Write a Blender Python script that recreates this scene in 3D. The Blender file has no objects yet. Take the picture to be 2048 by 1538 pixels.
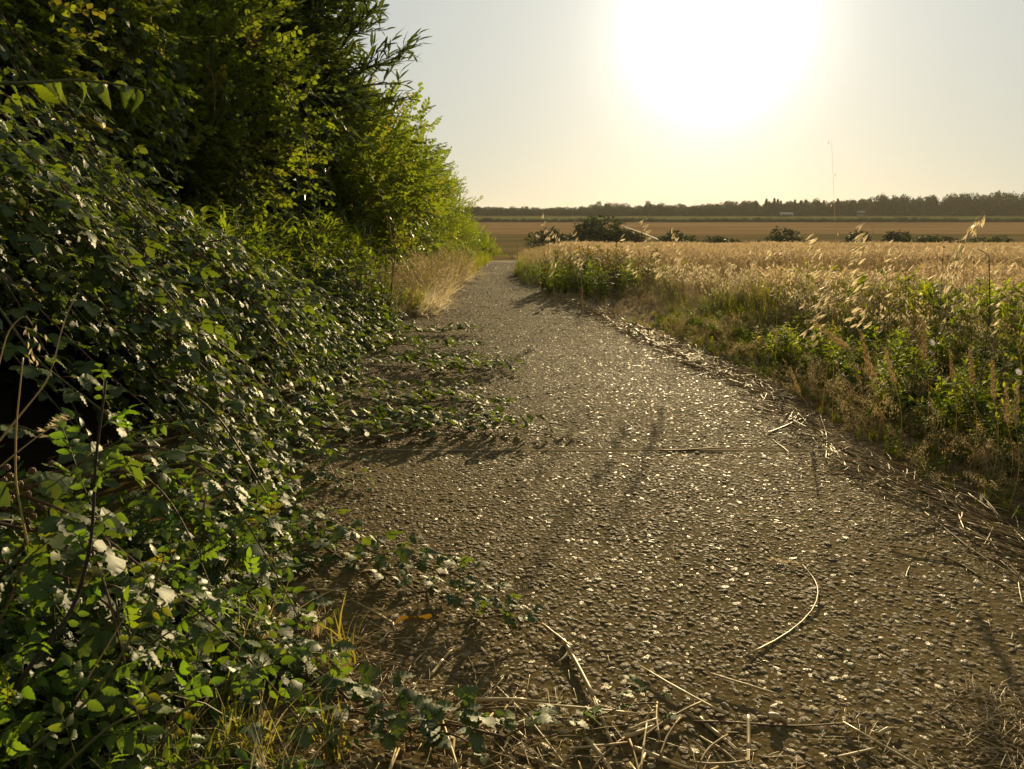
import bpy, math
import numpy as np
from mathutils import Matrix, Vector

S = bpy.context.scene
COL = S.collection
rng = np.random.default_rng(11)
R = math.radians

# ------------------------------------------------------------------ camera, light, exposure
CAM_H, PITCH, FPX = 1.0, R(11.6), 1607.0
cam_d = bpy.data.cameras.new('camera')
cam = bpy.data.objects.new('camera', cam_d)
COL.objects.link(cam)
cam.location = (0, 0, CAM_H)
cam.rotation_euler = (math.pi / 2 - PITCH, 0, 0)
cam_d.sensor_width = 36.0
cam_d.lens = FPX / 2048 * 36.0
cam_d.clip_start = 0.05
cam_d.clip_end = 9000
cam_d.dof.use_dof = True
cam_d.dof.focus_distance = 3.2
cam_d.dof.aperture_fstop = 16.0
S.camera = cam

SUN_EL, SUN_AZ = R(12.2), R(13.3)          # azimuth measured from +Y towards +X
sun_dir = Vector((math.sin(SUN_AZ) * math.cos(SUN_EL), math.cos(SUN_AZ) * math.cos(SUN_EL), math.sin(SUN_EL)))
sd = bpy.data.lights.new('sun', 'SUN')
sd.energy = 5.0
sd.angle = R(0.6)
sd.color = (1.0, 0.77, 0.41)
sun = bpy.data.objects.new('sun', sd)
COL.objects.link(sun)
sun.rotation_euler = sun_dir.to_track_quat('Z', 'Y').to_euler()
sun.location = (0, 0, 30)

world = bpy.data.worlds.new('World')
S.world = world
world.use_nodes = True
nt = world.node_tree
nt.nodes.clear()
wo = nt.nodes.new('ShaderNodeOutputWorld')
bg = nt.nodes.new('ShaderNodeBackground')
sky = nt.nodes.new('ShaderNodeTexSky')
sky.sky_type = 'NISHITA'
sky.sun_disc = False
sky.sun_elevation = SUN_EL
sky.sun_rotation = SUN_AZ
sky.air_density = 1.0
sky.dust_density = 1.0
sky.ozone_density = 3.0
bg.inputs['Strength'].default_value = 0.05
tc = nt.nodes.new('ShaderNodeTexCoord')
nrm = nt.nodes.new('ShaderNodeVectorMath'); nrm.operation = 'NORMALIZE'
dot = nt.nodes.new('ShaderNodeVectorMath'); dot.operation = 'DOT_PRODUCT'
dot.inputs[1].default_value = sun_dir
cl = nt.nodes.new('ShaderNodeClamp'); cl.inputs['Min'].default_value = -0.99999; cl.inputs['Max'].default_value = 0.99999
ac = nt.nodes.new('ShaderNodeMath'); ac.operation = 'ARCCOSINE'
dg = nt.nodes.new('ShaderNodeMath'); dg.operation = 'DIVIDE'; dg.inputs[1].default_value = math.pi
for a_, b_ in ((tc.outputs['Generated'], nrm.inputs[0]), (nrm.outputs[0], dot.inputs[0]), (dot.outputs['Value'], cl.inputs[0]), (cl.outputs[0], ac.inputs[0]), (ac.outputs[0], dg.inputs[0])):
    nt.links.new(a_, b_)


def sky_layer(stops, k):
    """a part of the hazy sky whose light depends on the angle from the sun (degrees)"""
    r = nt.nodes.new('ShaderNodeValToRGB'); cr_ = r.color_ramp; cr_.interpolation = 'B_SPLINE'
    while len(cr_.elements) < len(stops): cr_.elements.new(.5)
    for e, (p, c) in zip(cr_.elements, stops):
        e.position = p / 180; e.color = (*c, 1)
    nt.links.new(dg.outputs[0], r.inputs[0])
    v = nt.nodes.new('ShaderNodeVectorMath'); v.operation = 'SCALE'; v.inputs['Scale'].default_value = k
    nt.links.new(r.outputs[0], v.inputs[0])
    return v.outputs[0]


# the aureole round the sun in hazy air, and the milky veil of the whole sky, duller away from the sun
aureole = sky_layer([(0, (1, .95, .82)), (2.5, (.62, .58, .48)), (4.5, (.24, .228, .20)), (7, (.082, .079, .073)), (10, (.037, .036, .034)), (15, (.018, .0175, .0165)), (24, (.006, .0058, .0055)), (40, (0, 0, 0))], 42.0)
veil = sky_layer([(0, (.50, .49, .42)), (12, (.49, .49, .43)), (22, (.455, .475, .445)), (32, (.39, .42, .395)), (50, (.275, .295, .27)), (90, (.195, .205, .185)), (180, (.17, .18, .165))], 16.5)
dim = nt.nodes.new('ShaderNodeVectorMath'); dim.operation = 'SCALE'; dim.inputs['Scale'].default_value = 0.15
s1 = nt.nodes.new('ShaderNodeVectorMath'); s1.operation = 'ADD'
s2 = nt.nodes.new('ShaderNodeVectorMath'); s2.operation = 'ADD'
nt.links.new(sky.outputs[0], dim.inputs[0])
nt.links.new(dim.outputs[0], s1.inputs[0]); nt.links.new(aureole, s1.inputs[1])
# the veil is warmer in the thick air low over the horizon
sz_ = nt.nodes.new('ShaderNodeSeparateXYZ'); nt.links.new(nrm.outputs[0], sz_.inputs[0])
wr = nt.nodes.new('ShaderNodeValToRGB'); wr.color_ramp.interpolation = 'EASE'
wr.color_ramp.elements[0].position = 0.0; wr.color_ramp.elements[0].color = (1.0, .955, .85, 1)
wr.color_ramp.elements[1].position = 0.30; wr.color_ramp.elements[1].color = (1, 1, 1, 1)
nt.links.new(sz_.outputs[2], wr.inputs[0])
vw = nt.nodes.new('ShaderNodeVectorMath'); vw.operation = 'MULTIPLY'
nt.links.new(veil, vw.inputs[0]); nt.links.new(wr.outputs[0], vw.inputs[1]); veil = vw.outputs[0]
nt.links.new(s1.outputs[0], s2.inputs[0]); nt.links.new(veil, s2.inputs[1])
nt.links.new(s2.outputs[0], bg.inputs[0])
nt.links.new(bg.outputs[0], wo.inputs[0])

S.render.engine = 'CYCLES'
S.view_settings.view_transform = 'Standard'
S.view_settings.look = 'None'
S.view_settings.exposure = 0.45
S.view_settings.gamma = 1.0
S.cycles.max_bounces = 7
S.cycles.diffuse_bounces = 3
S.cycles.glossy_bounces = 2
S.cycles.transmission_bounces = 4
S.cycles.volume_bounces = 0
S.cycles.sample_clamp_indirect = 6.0
S.cycles.use_denoising = True


# ------------------------------------------------------------------ small maths
def sm(a, b, x):
    t = np.clip((np.asarray(x, float) - a) / (b - a), 0, 1)
    return t * t * (3 - 2 * t)


def hash2(i, j, s=0):
    n = (i.astype(np.int64) * 374761393 + j.astype(np.int64) * 668265263 + s * 974711) & 0xffffffff
    n = ((n ^ (n >> 13)) * 1274126177) & 0xffffffff
    return ((n ^ (n >> 16)) & 0xffff) / 65535.0


def vnoise(x, y, s=0):
    x = np.asarray(x, float); y = np.asarray(y, float)
    i, j = np.floor(x), np.floor(y)
    u, v = x - i, y - j
    u, v = u * u * (3 - 2 * u), v * v * (3 - 2 * v)
    a, b, c, d = hash2(i, j, s), hash2(i + 1, j, s), hash2(i, j + 1, s), hash2(i + 1, j + 1, s)
    return (a * (1 - u) + b * u) * (1 - v) + (c * (1 - u) + d * u) * v - 0.5


def fb(x, y, s=0):
    return vnoise(x, y, s) + .5 * vnoise(x * 2.1, y * 2.1, s + 1) + .25 * vnoise(x * 4.3, y * 4.3, s + 2)


GY = np.array([-60, 10, 14, 18, 22, 26, 30, 34, 40, 50, 65, 90, 125, 170, 210, 300, 420, 500, 540, 600, 680, 900, 1300, 3500.])
GZ = np.array([0, 0, -.02, -.075, -.17, -.31, -.48, -.70, -1.1, -1.85, -3.0, -4.6, -5.7, -6.1, -5.7, -4.1, -1.95, -.6, .9, 3.3, 4.9, 5.6, 9.0, 9.5])
_gy = np.linspace(-60, 3500, 7121)
_gz = np.interp(_gy, GY, GZ)
_k = np.hanning(15); _k /= _k.sum()
_gz2 = np.convolve(np.pad(_gz, 7, 'edge'), _k, 'valid')


def G(y):
    return np.interp(y, _gy, _gz2)


EY = [0, 1.2, 1.54, 2.0, 2.8, 3.4, 5, 8, 10.2, 13.4, 20, 30, 60]
EX = [-.22, -.26, -.34, -.57, -.74, -.90, -.95, -1.0, -1.08, -.86, -.80, -.85, -1.0]
RY = [0, 2.3, 3.4, 5, 6.5, 8, 10.2, 12, 13, 14.2, 16, 20.6, 30, 60]
RX = [1.62, 1.58, 1.5, 1.5, 1.26, 1.02, .82, .5, .18, .06, .1, .26, .4, .6]


def E(y): return np.interp(y, EY, EX)
def RE(y): return np.interp(y, RY, RX)


def px(x, y, z=0.0):
    """the point of the height z that shows at picture point x, y (2048 wide)"""
    u, v = (x - 1024) / FPX, (y - 769) / FPX
    dn = math.sin(PITCH) + v * math.cos(PITCH)
    fw = math.cos(PITCH) - v * math.sin(PITCH)
    t = (CAM_H - z) / dn
    return np.array([u * t, fw * t, z])


def pd(x, y, d):
    """the point at the distance d ahead that shows at picture point x, y"""
    u, v = (x - 1024) / FPX, (y - 769) / FPX
    dn = math.sin(PITCH) + v * math.cos(PITCH)
    fw = math.cos(PITCH) - v * math.sin(PITCH)
    t = d / fw
    return np.array([u * t, d, CAM_H - dn * t])


def inview(P, m=1.03):
    c, s = math.cos(PITCH), math.sin(PITCH)
    dz = CAM_H - P[:, 2]
    dep = P[:, 1] * c + dz * s
    v = dz * c - P[:, 1] * s
    dep_ = np.maximum(dep, 1e-3)
    return (dep > .2) & (np.abs(P[:, 0] / dep_) < .637 * m) & (np.abs(v / dep_) < .4785 * m), dep_


def frames(d, n):
    """N x 3 x 3 rotations whose y axis runs along d and whose z axis leans to n"""
    d = d / np.maximum(np.linalg.norm(d, axis=1, keepdims=True), 1e-9)
    x = np.cross(d, n)
    x /= np.maximum(np.linalg.norm(x, axis=1, keepdims=True), 1e-9)
    z = np.cross(x, d)
    return np.stack([x, d, z], axis=2)


def eul(M):
    ry = np.arcsin(np.clip(-M[:, 2, 0], -1, 1))
    return np.stack([np.arctan2(M[:, 2, 1], M[:, 2, 2]), ry, np.arctan2(M[:, 1, 0], M[:, 0, 0])], axis=1)


def rotz(a):
    c, s, o, i = np.cos(a), np.sin(a), np.zeros_like(a), np.ones_like(a)
    return np.stack([np.stack([c, -s, o], 1), np.stack([s, c, o], 1), np.stack([o, o, i], 1)], 1)


def rnd_tilt(a, tilt):
    """upright with heading a, then leaned by tilt radians in a random direction"""
    n = len(a)
    ph = rng.uniform(0, 2 * math.pi, n)
    up = np.stack([np.sin(tilt) * np.cos(ph), np.sin(tilt) * np.sin(ph), np.cos(tilt)], 1)
    f = np.stack([np.cos(a), np.sin(a), np.zeros(n)], 1)
    x = np.cross(f, up); x /= np.linalg.norm(x, axis=1, keepdims=True)
    y = np.cross(up, x)
    return np.stack([x, y, up], 2)


# ------------------------------------------------------------------ mesh helpers
class MB:
    def __init__(self):
        self.V, self.F, self.M, self.n = [], [], [], 0

    def add(self, V, F, mat=0, Rm=None, loc=None, s=1.0):
        V = np.asarray(V, float) * s
        if Rm is not None:
            V = V @ np.asarray(Rm).T
        if loc is not None:
            V = V + np.asarray(loc)
        F = np.asarray(F, int)
        self.V.append(V); self.F.append(F + self.n)
        self.M.append(np.full(len(F), mat) if np.isscalar(mat) else np.asarray(mat))
        self.n += len(V)
        return self

    def addmb(self, o, **k):
        V, F, M = o.arr()
        return self.add(V, F, M, **k)

    def arr(self):
        return np.concatenate(self.V), np.concatenate(self.F), np.concatenate(self.M)

    def mesh(self, name, mats, smooth=True):
        V, F, M = self.arr()
        return tri_mesh(name, V, F, mats, M, smooth)


def tri_mesh(name, V, F, mats, M=None, smooth=True):
    me = bpy.data.meshes.new(name)
    me.vertices.add(len(V)); me.vertices.foreach_set('co', np.ascontiguousarray(V, np.float32).ravel())
    me.loops.add(len(F) * 3); me.loops.foreach_set('vertex_index', np.ascontiguousarray(F, np.int32).ravel())
    me.polygons.add(len(F)); me.polygons.foreach_set('loop_start', np.arange(0, 3 * len(F), 3, dtype=np.int32))
    for m in mats:
        me.materials.append(m)
    if M is not None and len(mats) > 1:
        me.polygons.foreach_set('material_index', np.ascontiguousarray(M, np.int32))
    me.polygons.foreach_set('use_smooth', np.full(len(F), smooth))
    me.update(calc_edges=True)
    return me


def quads(nu, nv, closed=False):
    """triangles of a grid with nu columns, nv rows; closed wraps the columns"""
    F = []
    cu = nu if closed else nu - 1
    for j in range(nv - 1):
        for i in range(cu):
            a, b = j * nu + i, j * nu + (i + 1) % nu
            c, d = a + nu, b + nu
            F += [(a, b, d), (a, d, c)]
    return np.array(F)


def tube(P, r, sides=5):
    P = np.asarray(P, float); n = len(P)
    r = np.broadcast_to(np.asarray(r, float), (n,))
    T = np.gradient(P, axis=0); T /= np.maximum(np.linalg.norm(T, axis=1, keepdims=True), 1e-9)
    ref = np.array([0.31, .17, .93]) if abs(T[0][2]) < .8 else np.array([.93, .3, .2])
    A = np.cross(T, ref); A /= np.maximum(np.linalg.norm(A, axis=1, keepdims=True), 1e-9)
    B = np.cross(T, A)
    th = np.arange(sides) * 2 * math.pi / sides
    V = P[:, None, :] + r[:, None, None] * (np.cos(th)[None, :, None] * A[:, None, :] + np.sin(th)[None, :, None] * B[:, None, :])
    V = V.reshape(-1, 3)
    F = list(quads(sides, n, True))
    for i in range(1, sides - 1):
        F.append((0, i + 1, i)); b = (n - 1) * sides; F.append((b, b + i, b + i + 1))
    return V, np.array(F)


WM = {}


def obj(name, me, parent=None, world=None, kind=None, label=None, cat=None, group=None):
    """an object placed in world space; a part keeps that place under its parent"""
    o = bpy.data.objects.new(name, me)
    COL.objects.link(o)
    if world is not None:
        o.matrix_basis = world
    if parent is not None:
        o.parent = parent
        o.matrix_parent_inverse = WM[parent.name].inverted()
    tag(o, label, cat, group, kind)
    WM[o.name] = o.matrix_basis.copy()
    return o


def tag(o, label=None, cat=None, group=None, kind=None):
    if label: o['label'] = label
    if cat: o['category'] = cat
    if group: o['group'] = group
    if kind: o['kind'] = kind


def thing(name, loc, label, cat, group=None):
    o = bpy.data.objects.new(name, None)
    COL.objects.link(o)
    o.empty_display_size = .1
    o.location = loc
    tag(o, label, cat, group)
    WM[o.name] = Matrix.Translation(Vector(loc))
    return o


def M4(Rm, loc, s=1.0):
    m = Matrix([list(map(float, r)) for r in Rm]).to_4x4()
    if np.isscalar(s):
        m = m @ Matrix.Diagonal((s, s, s, 1))
    else:
        m = m @ Matrix.Diagonal((float(s[0]), float(s[1]), float(s[2]), 1))
    m.translation = Vector([float(v) for v in loc])
    return m


_GN = {}
_proto = {}


def gn_group(protos):
    key = tuple(m.name for m in protos)
    if key in _GN: return _GN[key]
    g = bpy.data.node_groups.new('scatter', 'GeometryNodeTree')
    g.interface.new_socket('Geometry', in_out='INPUT', socket_type='NodeSocketGeometry')
    g.interface.new_socket('Geometry', in_out='OUTPUT', socket_type='NodeSocketGeometry')
    N, L = g.nodes, g.links
    gi, go = N.new('NodeGroupInput'), N.new('NodeGroupOutput')

    def attr(name, t):
        a = N.new('GeometryNodeInputNamedAttribute'); a.data_type = t; a.inputs[0].default_value = name
        return a.outputs[0]
    rot, scl, idx = attr('rot', 'FLOAT_VECTOR'), attr('scl', 'FLOAT_VECTOR'), attr('idx', 'INT')
    e2r = N.new('FunctionNodeEulerToRotation'); L.new(rot, e2r.inputs[0])
    jn = N.new('GeometryNodeJoinGeometry')
    for k, me in enumerate(protos):
        if me.name not in _proto:
            _proto[me.name] = bpy.data.objects.new(me.name + '_source', me)
        oi = N.new('GeometryNodeObjectInfo'); oi.inputs['Object'].default_value = _proto[me.name]
        oi.inputs['As Instance'].default_value = False
        cmp_ = N.new('FunctionNodeCompare'); cmp_.data_type = 'INT'; cmp_.operation = 'EQUAL'
        ins = [s for s in cmp_.inputs if s.type == 'INT']
        L.new(idx, ins[0]); ins[1].default_value = k
        ip = N.new('GeometryNodeInstanceOnPoints')
        L.new(gi.outputs[0], ip.inputs['Points']); L.new(cmp_.outputs[0], ip.inputs['Selection'])
        L.new(oi.outputs['Geometry'], ip.inputs['Instance'])
        L.new(e2r.outputs[0], ip.inputs['Rotation']); L.new(scl, ip.inputs['Scale'])
        L.new(ip.outputs[0], jn.inputs[0])
    L.new(jn.outputs[0], go.inputs[0])
    _GN[key] = g
    return g


def scatter(name, protos, P, Rm, s, idx=None, parent=None, kind='stuff', **tags):
    n = len(P)
    if n == 0: return None
    me = bpy.data.meshes.new(name)
    me.vertices.add(n); me.vertices.foreach_set('co', np.ascontiguousarray(P, np.float32).ravel())
    a = me.attributes.new('rot', 'FLOAT_VECTOR', 'POINT'); a.data.foreach_set('vector', np.ascontiguousarray(eul(Rm), np.float32).ravel())
    s = np.asarray(s, float)
    if s.ndim == 1: s = np.repeat(s[:, None], 3, 1)
    a = me.attributes.new('scl', 'FLOAT_VECTOR', 'POINT'); a.data.foreach_set('vector', np.ascontiguousarray(s, np.float32).ravel())
    if idx is None: idx = rng.integers(0, len(protos), n)
    a = me.attributes.new('idx', 'INT', 'POINT'); a.data.foreach_set('value', np.ascontiguousarray(idx, np.int32))
    o = obj(name, me, parent, None, kind, **tags)
    for m in {id(m): m for p in protos for m in p.materials}.values():
        me.materials.append(m)
    md = o.modifiers.new('scatter', 'NODES'); md.node_group = gn_group(protos)
    return o


def split_leaves(parent, protos, P, Rm, s, nmax, part='leaf', rest='foliage', keep=None):
    """the nmax leaves that show largest as objects of their own, the others as one part of kind stuff"""
    iv, dep = inview(P)
    score = np.where(iv, s / dep, 0)
    if keep is not None: score = score * keep
    idx = rng.integers(0, len(protos), len(P))
    order = np.argsort(-score)[:nmax]
    order = order[score[order] > 0]
    for i in order:
        obj(part, protos[idx[i]], parent, M4(Rm[i], P[i], s[i]))
    m = np.ones(len(P), bool); m[order] = False
    scatter(rest, protos, P[m], Rm[m], s[m], idx[m], parent)


# ------------------------------------------------------------------ materials
def new_mat(name):
    m = bpy.data.materials.new(name); m.use_nodes = True
    nt = m.node_tree; nt.nodes.clear()
    out = nt.nodes.new('ShaderNodeOutputMaterial')
    return m, nt, out


def N_(nt, t, **k):
    n = nt.nodes.new(t)
    for a, v in k.items(): setattr(n, a, v)
    return n


def rampn(nt, src, stops):
    r = N_(nt, 'ShaderNodeValToRGB'); cr = r.color_ramp
    while len(cr.elements) < len(stops): cr.elements.new(.5)
    for e, (p, c) in zip(cr.elements, stops): e.position = p; e.color = (*c, 1)
    nt.links.new(src, r.inputs[0])
    return r.outputs[0]


def noise(nt, vec, scale, detail=3, rough=.55):
    n = N_(nt, 'ShaderNodeTexNoise'); n.inputs['Scale'].default_value = scale
    n.inputs['Detail'].default_value = detail; n.inputs['Roughness'].default_value = rough
    if vec is not None: nt.links.new(vec, n.inputs['Vector'])
    return n.outputs[0]


def mixc(nt, f, a, b, mode='MIX'):
    m = N_(nt, 'ShaderNodeMix', data_type='RGBA', blend_type=mode)
    for s, v in ((m.inputs[0], f), (m.inputs[6], a), (m.inputs[7], b)):
        if hasattr(v, 'is_output'): nt.links.new(v, s)
        elif isinstance(v, (int, float)): s.default_value = v
        else: s.default_value = (*v, 1)
    return m.outputs[2]


def leafmat(name, cols, under=None, trans=None, tf=.35, rough=.42, spec=.5, sheen=None, tmul=2.2):
    """cols: the colours between which single leaves vary"""
    m, nt, out = new_mat(name)
    L = nt.links
    oi = N_(nt, 'ShaderNodeObjectInfo'); ge = N_(nt, 'ShaderNodeNewGeometry')
    stops = [(i / max(1, len(cols) - 1), c) for i, c in enumerate(cols)]
    # blend of the copy's own random value and a slow drift through the place
    ns = noise(nt, ge.outputs['Position'], 2.3, 2)
    ad = N_(nt, 'ShaderNodeMath', operation='MULTIPLY_ADD'); ad.inputs[1].default_value = .75
    L.new(oi.outputs['Random'], ad.inputs[0])
    ml = N_(nt, 'ShaderNodeMath', operation='MULTIPLY'); ml.inputs[1].default_value = .28
    L.new(ns, ml.inputs[0]); L.new(ml.outputs[0], ad.inputs[2])
    base = rampn(nt, ad.outputs[0], stops)
    blot = noise(nt, N_(nt, 'ShaderNodeTexCoord').outputs['Object'], 28, 3)
    base = mixc(nt, .35, base, mixc(nt, blot, (.35, .35, .3), (1.6, 1.6, 1.5)), 'MULTIPLY')
    if under is not None:
        base2 = mixc(nt, ge.outputs['Backfacing'], base, under)
    else:
        base2 = base
    p = N_(nt, 'ShaderNodeBsdfPrincipled')
    L.new(base2, p.inputs['Base Color'])
    rr = N_(nt, 'ShaderNodeMapRange'); rr.inputs[3].default_value = rough; rr.inputs[4].default_value = min(1, rough + .3)
    L.new(ge.outputs['Backfacing'], rr.inputs[0]); L.new(rr.outputs[0], p.inputs['Roughness'])
    p.inputs['Specular IOR Level'].default_value = spec
    t = N_(nt, 'ShaderNodeBsdfTranslucent')
    if trans is None:
        tcol = mixc(nt, 1.0, base, (tmul * 1.22, tmul * 1.12, tmul * .25), 'MULTIPLY')
    else:
        tcol = mixc(nt, 1.0, base, trans, 'MULTIPLY')
    L.new(tcol, t.inputs[0])
    ms = N_(nt, 'ShaderNodeMixShader'); ms.inputs[0].default_value = tf
    L.new(p.outputs[0], ms.inputs[1]); L.new(t.outputs[0], ms.inputs[2]); L.new(ms.outputs[0], out.inputs[0])
    return m


def plain(name, cols, rough=.8, scale=30, bump=0., spec=.3, tf=0, tcol=None, rand=False):
    m, nt, out = new_mat(name)
    L = nt.links
    tcn = N_(nt, 'ShaderNodeTexCoord')
    f = noise(nt, tcn.outputs['Object'], scale, 4)
    if rand:
        oi = N_(nt, 'ShaderNodeObjectInfo')
        a = N_(nt, 'ShaderNodeMath', operation='MULTIPLY_ADD'); a.inputs[1].default_value = .6
        b = N_(nt, 'ShaderNodeMath', operation='MULTIPLY'); b.inputs[1].default_value = .4
        L.new(f, b.inputs[0]); L.new(oi.outputs['Random'], a.inputs[0]); L.new(b.outputs[0], a.inputs[2]); f = a.outputs[0]
        stops = [(i / max(1, len(cols) - 1), c) for i, c in enumerate(cols)]
    else:
        stops = [(.3 + .4 * i / max(1, len(cols) - 1), c) for i, c in enumerate(cols)]
    c = rampn(nt, f, stops)
    p = N_(nt, 'ShaderNodeBsdfPrincipled'); L.new(c, p.inputs['Base Color'])
    p.inputs['Roughness'].default_value = rough; p.inputs['Specular IOR Level'].default_value = spec
    if bump:
        b = N_(nt, 'ShaderNodeBump'); b.inputs['Strength'].default_value = 1; b.inputs['Distance'].default_value = bump
        L.new(f, b.inputs['Height']); L.new(b.outputs[0], p.inputs['Normal'])
    if tf:
        t = N_(nt, 'ShaderNodeBsdfTranslucent')
        L.new(c if tcol is None else mixc(nt, 1.0, c, tcol, 'MULTIPLY'), t.inputs[0])
        ms = N_(nt, 'ShaderNodeMixShader'); ms.inputs[0].default_value = tf
        L.new(p.outputs[0], ms.inputs[1]); L.new(t.outputs[0], ms.inputs[2]); L.new(ms.outputs[0], out.inputs[0])
    else:
        L.new(p.outputs[0], out.inputs[0])
    return m


mBramble = leafmat('bramble_leaf', [(.040, .066, .020), (.056, .088, .024), (.070, .108, .026), (.090, .128, .026), (.044, .072, .020), (.062, .096, .024), (.052, .083, .022), (.19, .13, .03)], under=(.15, .17, .085), tf=.36, rough=.54, spec=.38, tmul=2.6)
mShrub = leafmat('shrub_leaf', [(.082, .118, .028), (.108, .152, .030), (.124, .172, .030), (.086, .126, .026), (.11, .13, .04), (.19, .15, .04)], under=(.11, .14, .06), tf=.48, rough=.45, tmul=2.3)
mWillow = leafmat('willow_leaf', [(.04, .062, .020), (.056, .082, .024), (.05, .072, .022)], under=(.06, .09, .05), tf=.3, rough=.35)
mRose = leafmat('rose_leaf', [(.05, .105, .015), (.065, .13, .018), (.085, .15, .02), (.055, .095, .018), (.07, .12, .018), (.17, .12, .02)], under=(.10, .15, .05), tf=.5, rough=.45, tmul=2.6)
mSprig = leafmat('sprig_leaf', [(.07, .11, .02), (.10, .14, .022), (.06, .10, .02)], tf=.4, rough=.45, tmul=2.2)
mWeed = leafmat('weed_leaf', [(.09, .14, .025), (.12, .175, .03), (.14, .19, .03), (.10, .15, .025), (.20, .18, .05)], under=(.13, .17, .06), tf=.52, rough=.55, spec=.3, tmul=2.4)
mWeedDark = leafmat('verge_leaf', [(.075, .11, .016), (.095, .135, .018), (.12, .155, .022), (.19, .16, .035)], under=(.07, .10, .035), tf=.5, rough=.6, spec=.25, tmul=3.2)
mDryLeaf = leafmat('dry_leaf', [(.13, .07, .025), (.20, .12, .04), (.10, .06, .025)], under=(.15, .10, .05), tf=.4, rough=.6, tmul=1.3)
mFar = leafmat('far_leaf', [(.018, .036, .010), (.028, .050, .012), (.023, .042, .011)], tf=.18, rough=.6, spec=.2, tmul=1.8)
mStem = plain('bramble_stem', [(.10, .055, .03), (.16, .09, .045)], rough=.6, scale=60, spec=.25)
mGreenStem = plain('green_stem', [(.08, .09, .025), (.12, .11, .035)], rough=.65, scale=40, spec=.15)
mBark = plain('bark', [(.05, .038, .022), (.11, .085, .05)], rough=.9, scale=18, bump=.01)
mTwig = plain('dark_twig', [(.03, .02, .014), (.06, .04, .025)], rough=.7, scale=40)
mStraw = plain('straw', [(.46, .34, .15), (.56, .43, .20), (.50, .36, .15), (.64, .53, .30)], rough=.42, scale=25, spec=.55, tf=.15, rand=True)
mStrawOld = plain('old_straw', [(.26, .17, .07), (.36, .25, .11), (.20, .12, .05)], rough=.55, scale=25, tf=.15, rand=True)
mDry = plain('dry_grass', [(.48, .36, .16), (.64, .52, .28), (.56, .43, .21), (.40, .27, .11)], rough=.5, scale=12, tf=.45, rand=True, spec=.4)
mBleach = plain('bleached_grass', [(.62, .50, .28), (.74, .63, .40), (.52, .38, .18)], rough=.5, scale=12, tf=.5, rand=True, spec=.4)
mSeed = plain('oat_husk', [(.62, .52, .32), (.74, .64, .42)], rough=.45, scale=20, tf=.6, rand=True, spec=.5)
mWheat = plain('wheat_stem', [(.46, .34, .17), (.56, .43, .23)], rough=.5, scale=9, tf=.45, spec=.4)
mEar = plain('wheat_ear', [(.56, .42, .23), (.66, .52, .31)], rough=.5, scale=40, tf=.45, spec=.4)
mGrassG = leafmat('grass_blade', [(.09, .13, .022), (.12, .16, .028), (.22, .20, .05), (.09, .12, .02)], tf=.5, rough=.45)
mThistle = plain('thistle_down', [(.22, .14, .09), (.34, .22, .15)], rough=.9, scale=50, tf=.4)
mBerry = plain('unripe_berry', [(.10, .05, .018), (.16, .09, .025), (.07, .03, .015)], rough=.4, scale=50, spec=.5)
mPetal = plain('white_petal', [(.62, .56, .60), (.70, .66, .68)], rough=.5, scale=20, tf=.35)
mSoil = plain('soil', [(.045, .030, .018), (.09, .062, .035)], rough=1, scale=30, bump=.02, spec=.1)


# ------------------------------------------------------------------ path
def m_concrete():
    m, nt, out = new_mat('mortar')
    L = nt.links
    ge = N_(nt, 'ShaderNodeNewGeometry'); pos = ge.outputs['Position']
    big = noise(nt, pos, 1.3, 4, .6); fine = noise(nt, pos, 160, 4, .7); mid = noise(nt, pos, 14, 3)
    c = rampn(nt, big, [(.32, (.094, .067, .024)), (.55, (.148, .106, .039)), (.72, (.205, .150, .060))])
    c = mixc(nt, .6, c, rampn(nt, fine, [(.3, (.45, .43, .40)), (.7, (1.5, 1.5, 1.5))]), 'MULTIPLY')
    c = mixc(nt, .5, c, rampn(nt, mid, [(.3, (.6, .6, .58)), (.7, (1.3, 1.3, 1.3))]), 'MULTIPLY')
    vo = N_(nt, 'ShaderNodeTexVoronoi'); vo.inputs['Scale'].default_value = 55; L.new(pos, vo.inputs['Vector'])
    p = N_(nt, 'ShaderNodeBsdfPrincipled'); p.inputs['Roughness'].default_value = .95
    p.inputs['Specular IOR Level'].default_value = .05
    L.new(c, p.inputs['Base Color'])
    ad = N_(nt, 'ShaderNodeMath', operation='MULTIPLY_ADD'); ad.inputs[1].default_value = -1.2
    L.new(vo.outputs['Distance'], ad.inputs[0]); L.new(fine, ad.inputs[2])
    b = N_(nt, 'ShaderNodeBump'); b.inputs['Distance'].default_value = .0025; b.inputs['Strength'].default_value = .8
    L.new(ad.outputs[0], b.inputs['Height']); L.new(b.outputs[0], p.inputs['Normal'])
    L.new(p.outputs[0], out.inputs[0])
    return m


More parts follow.
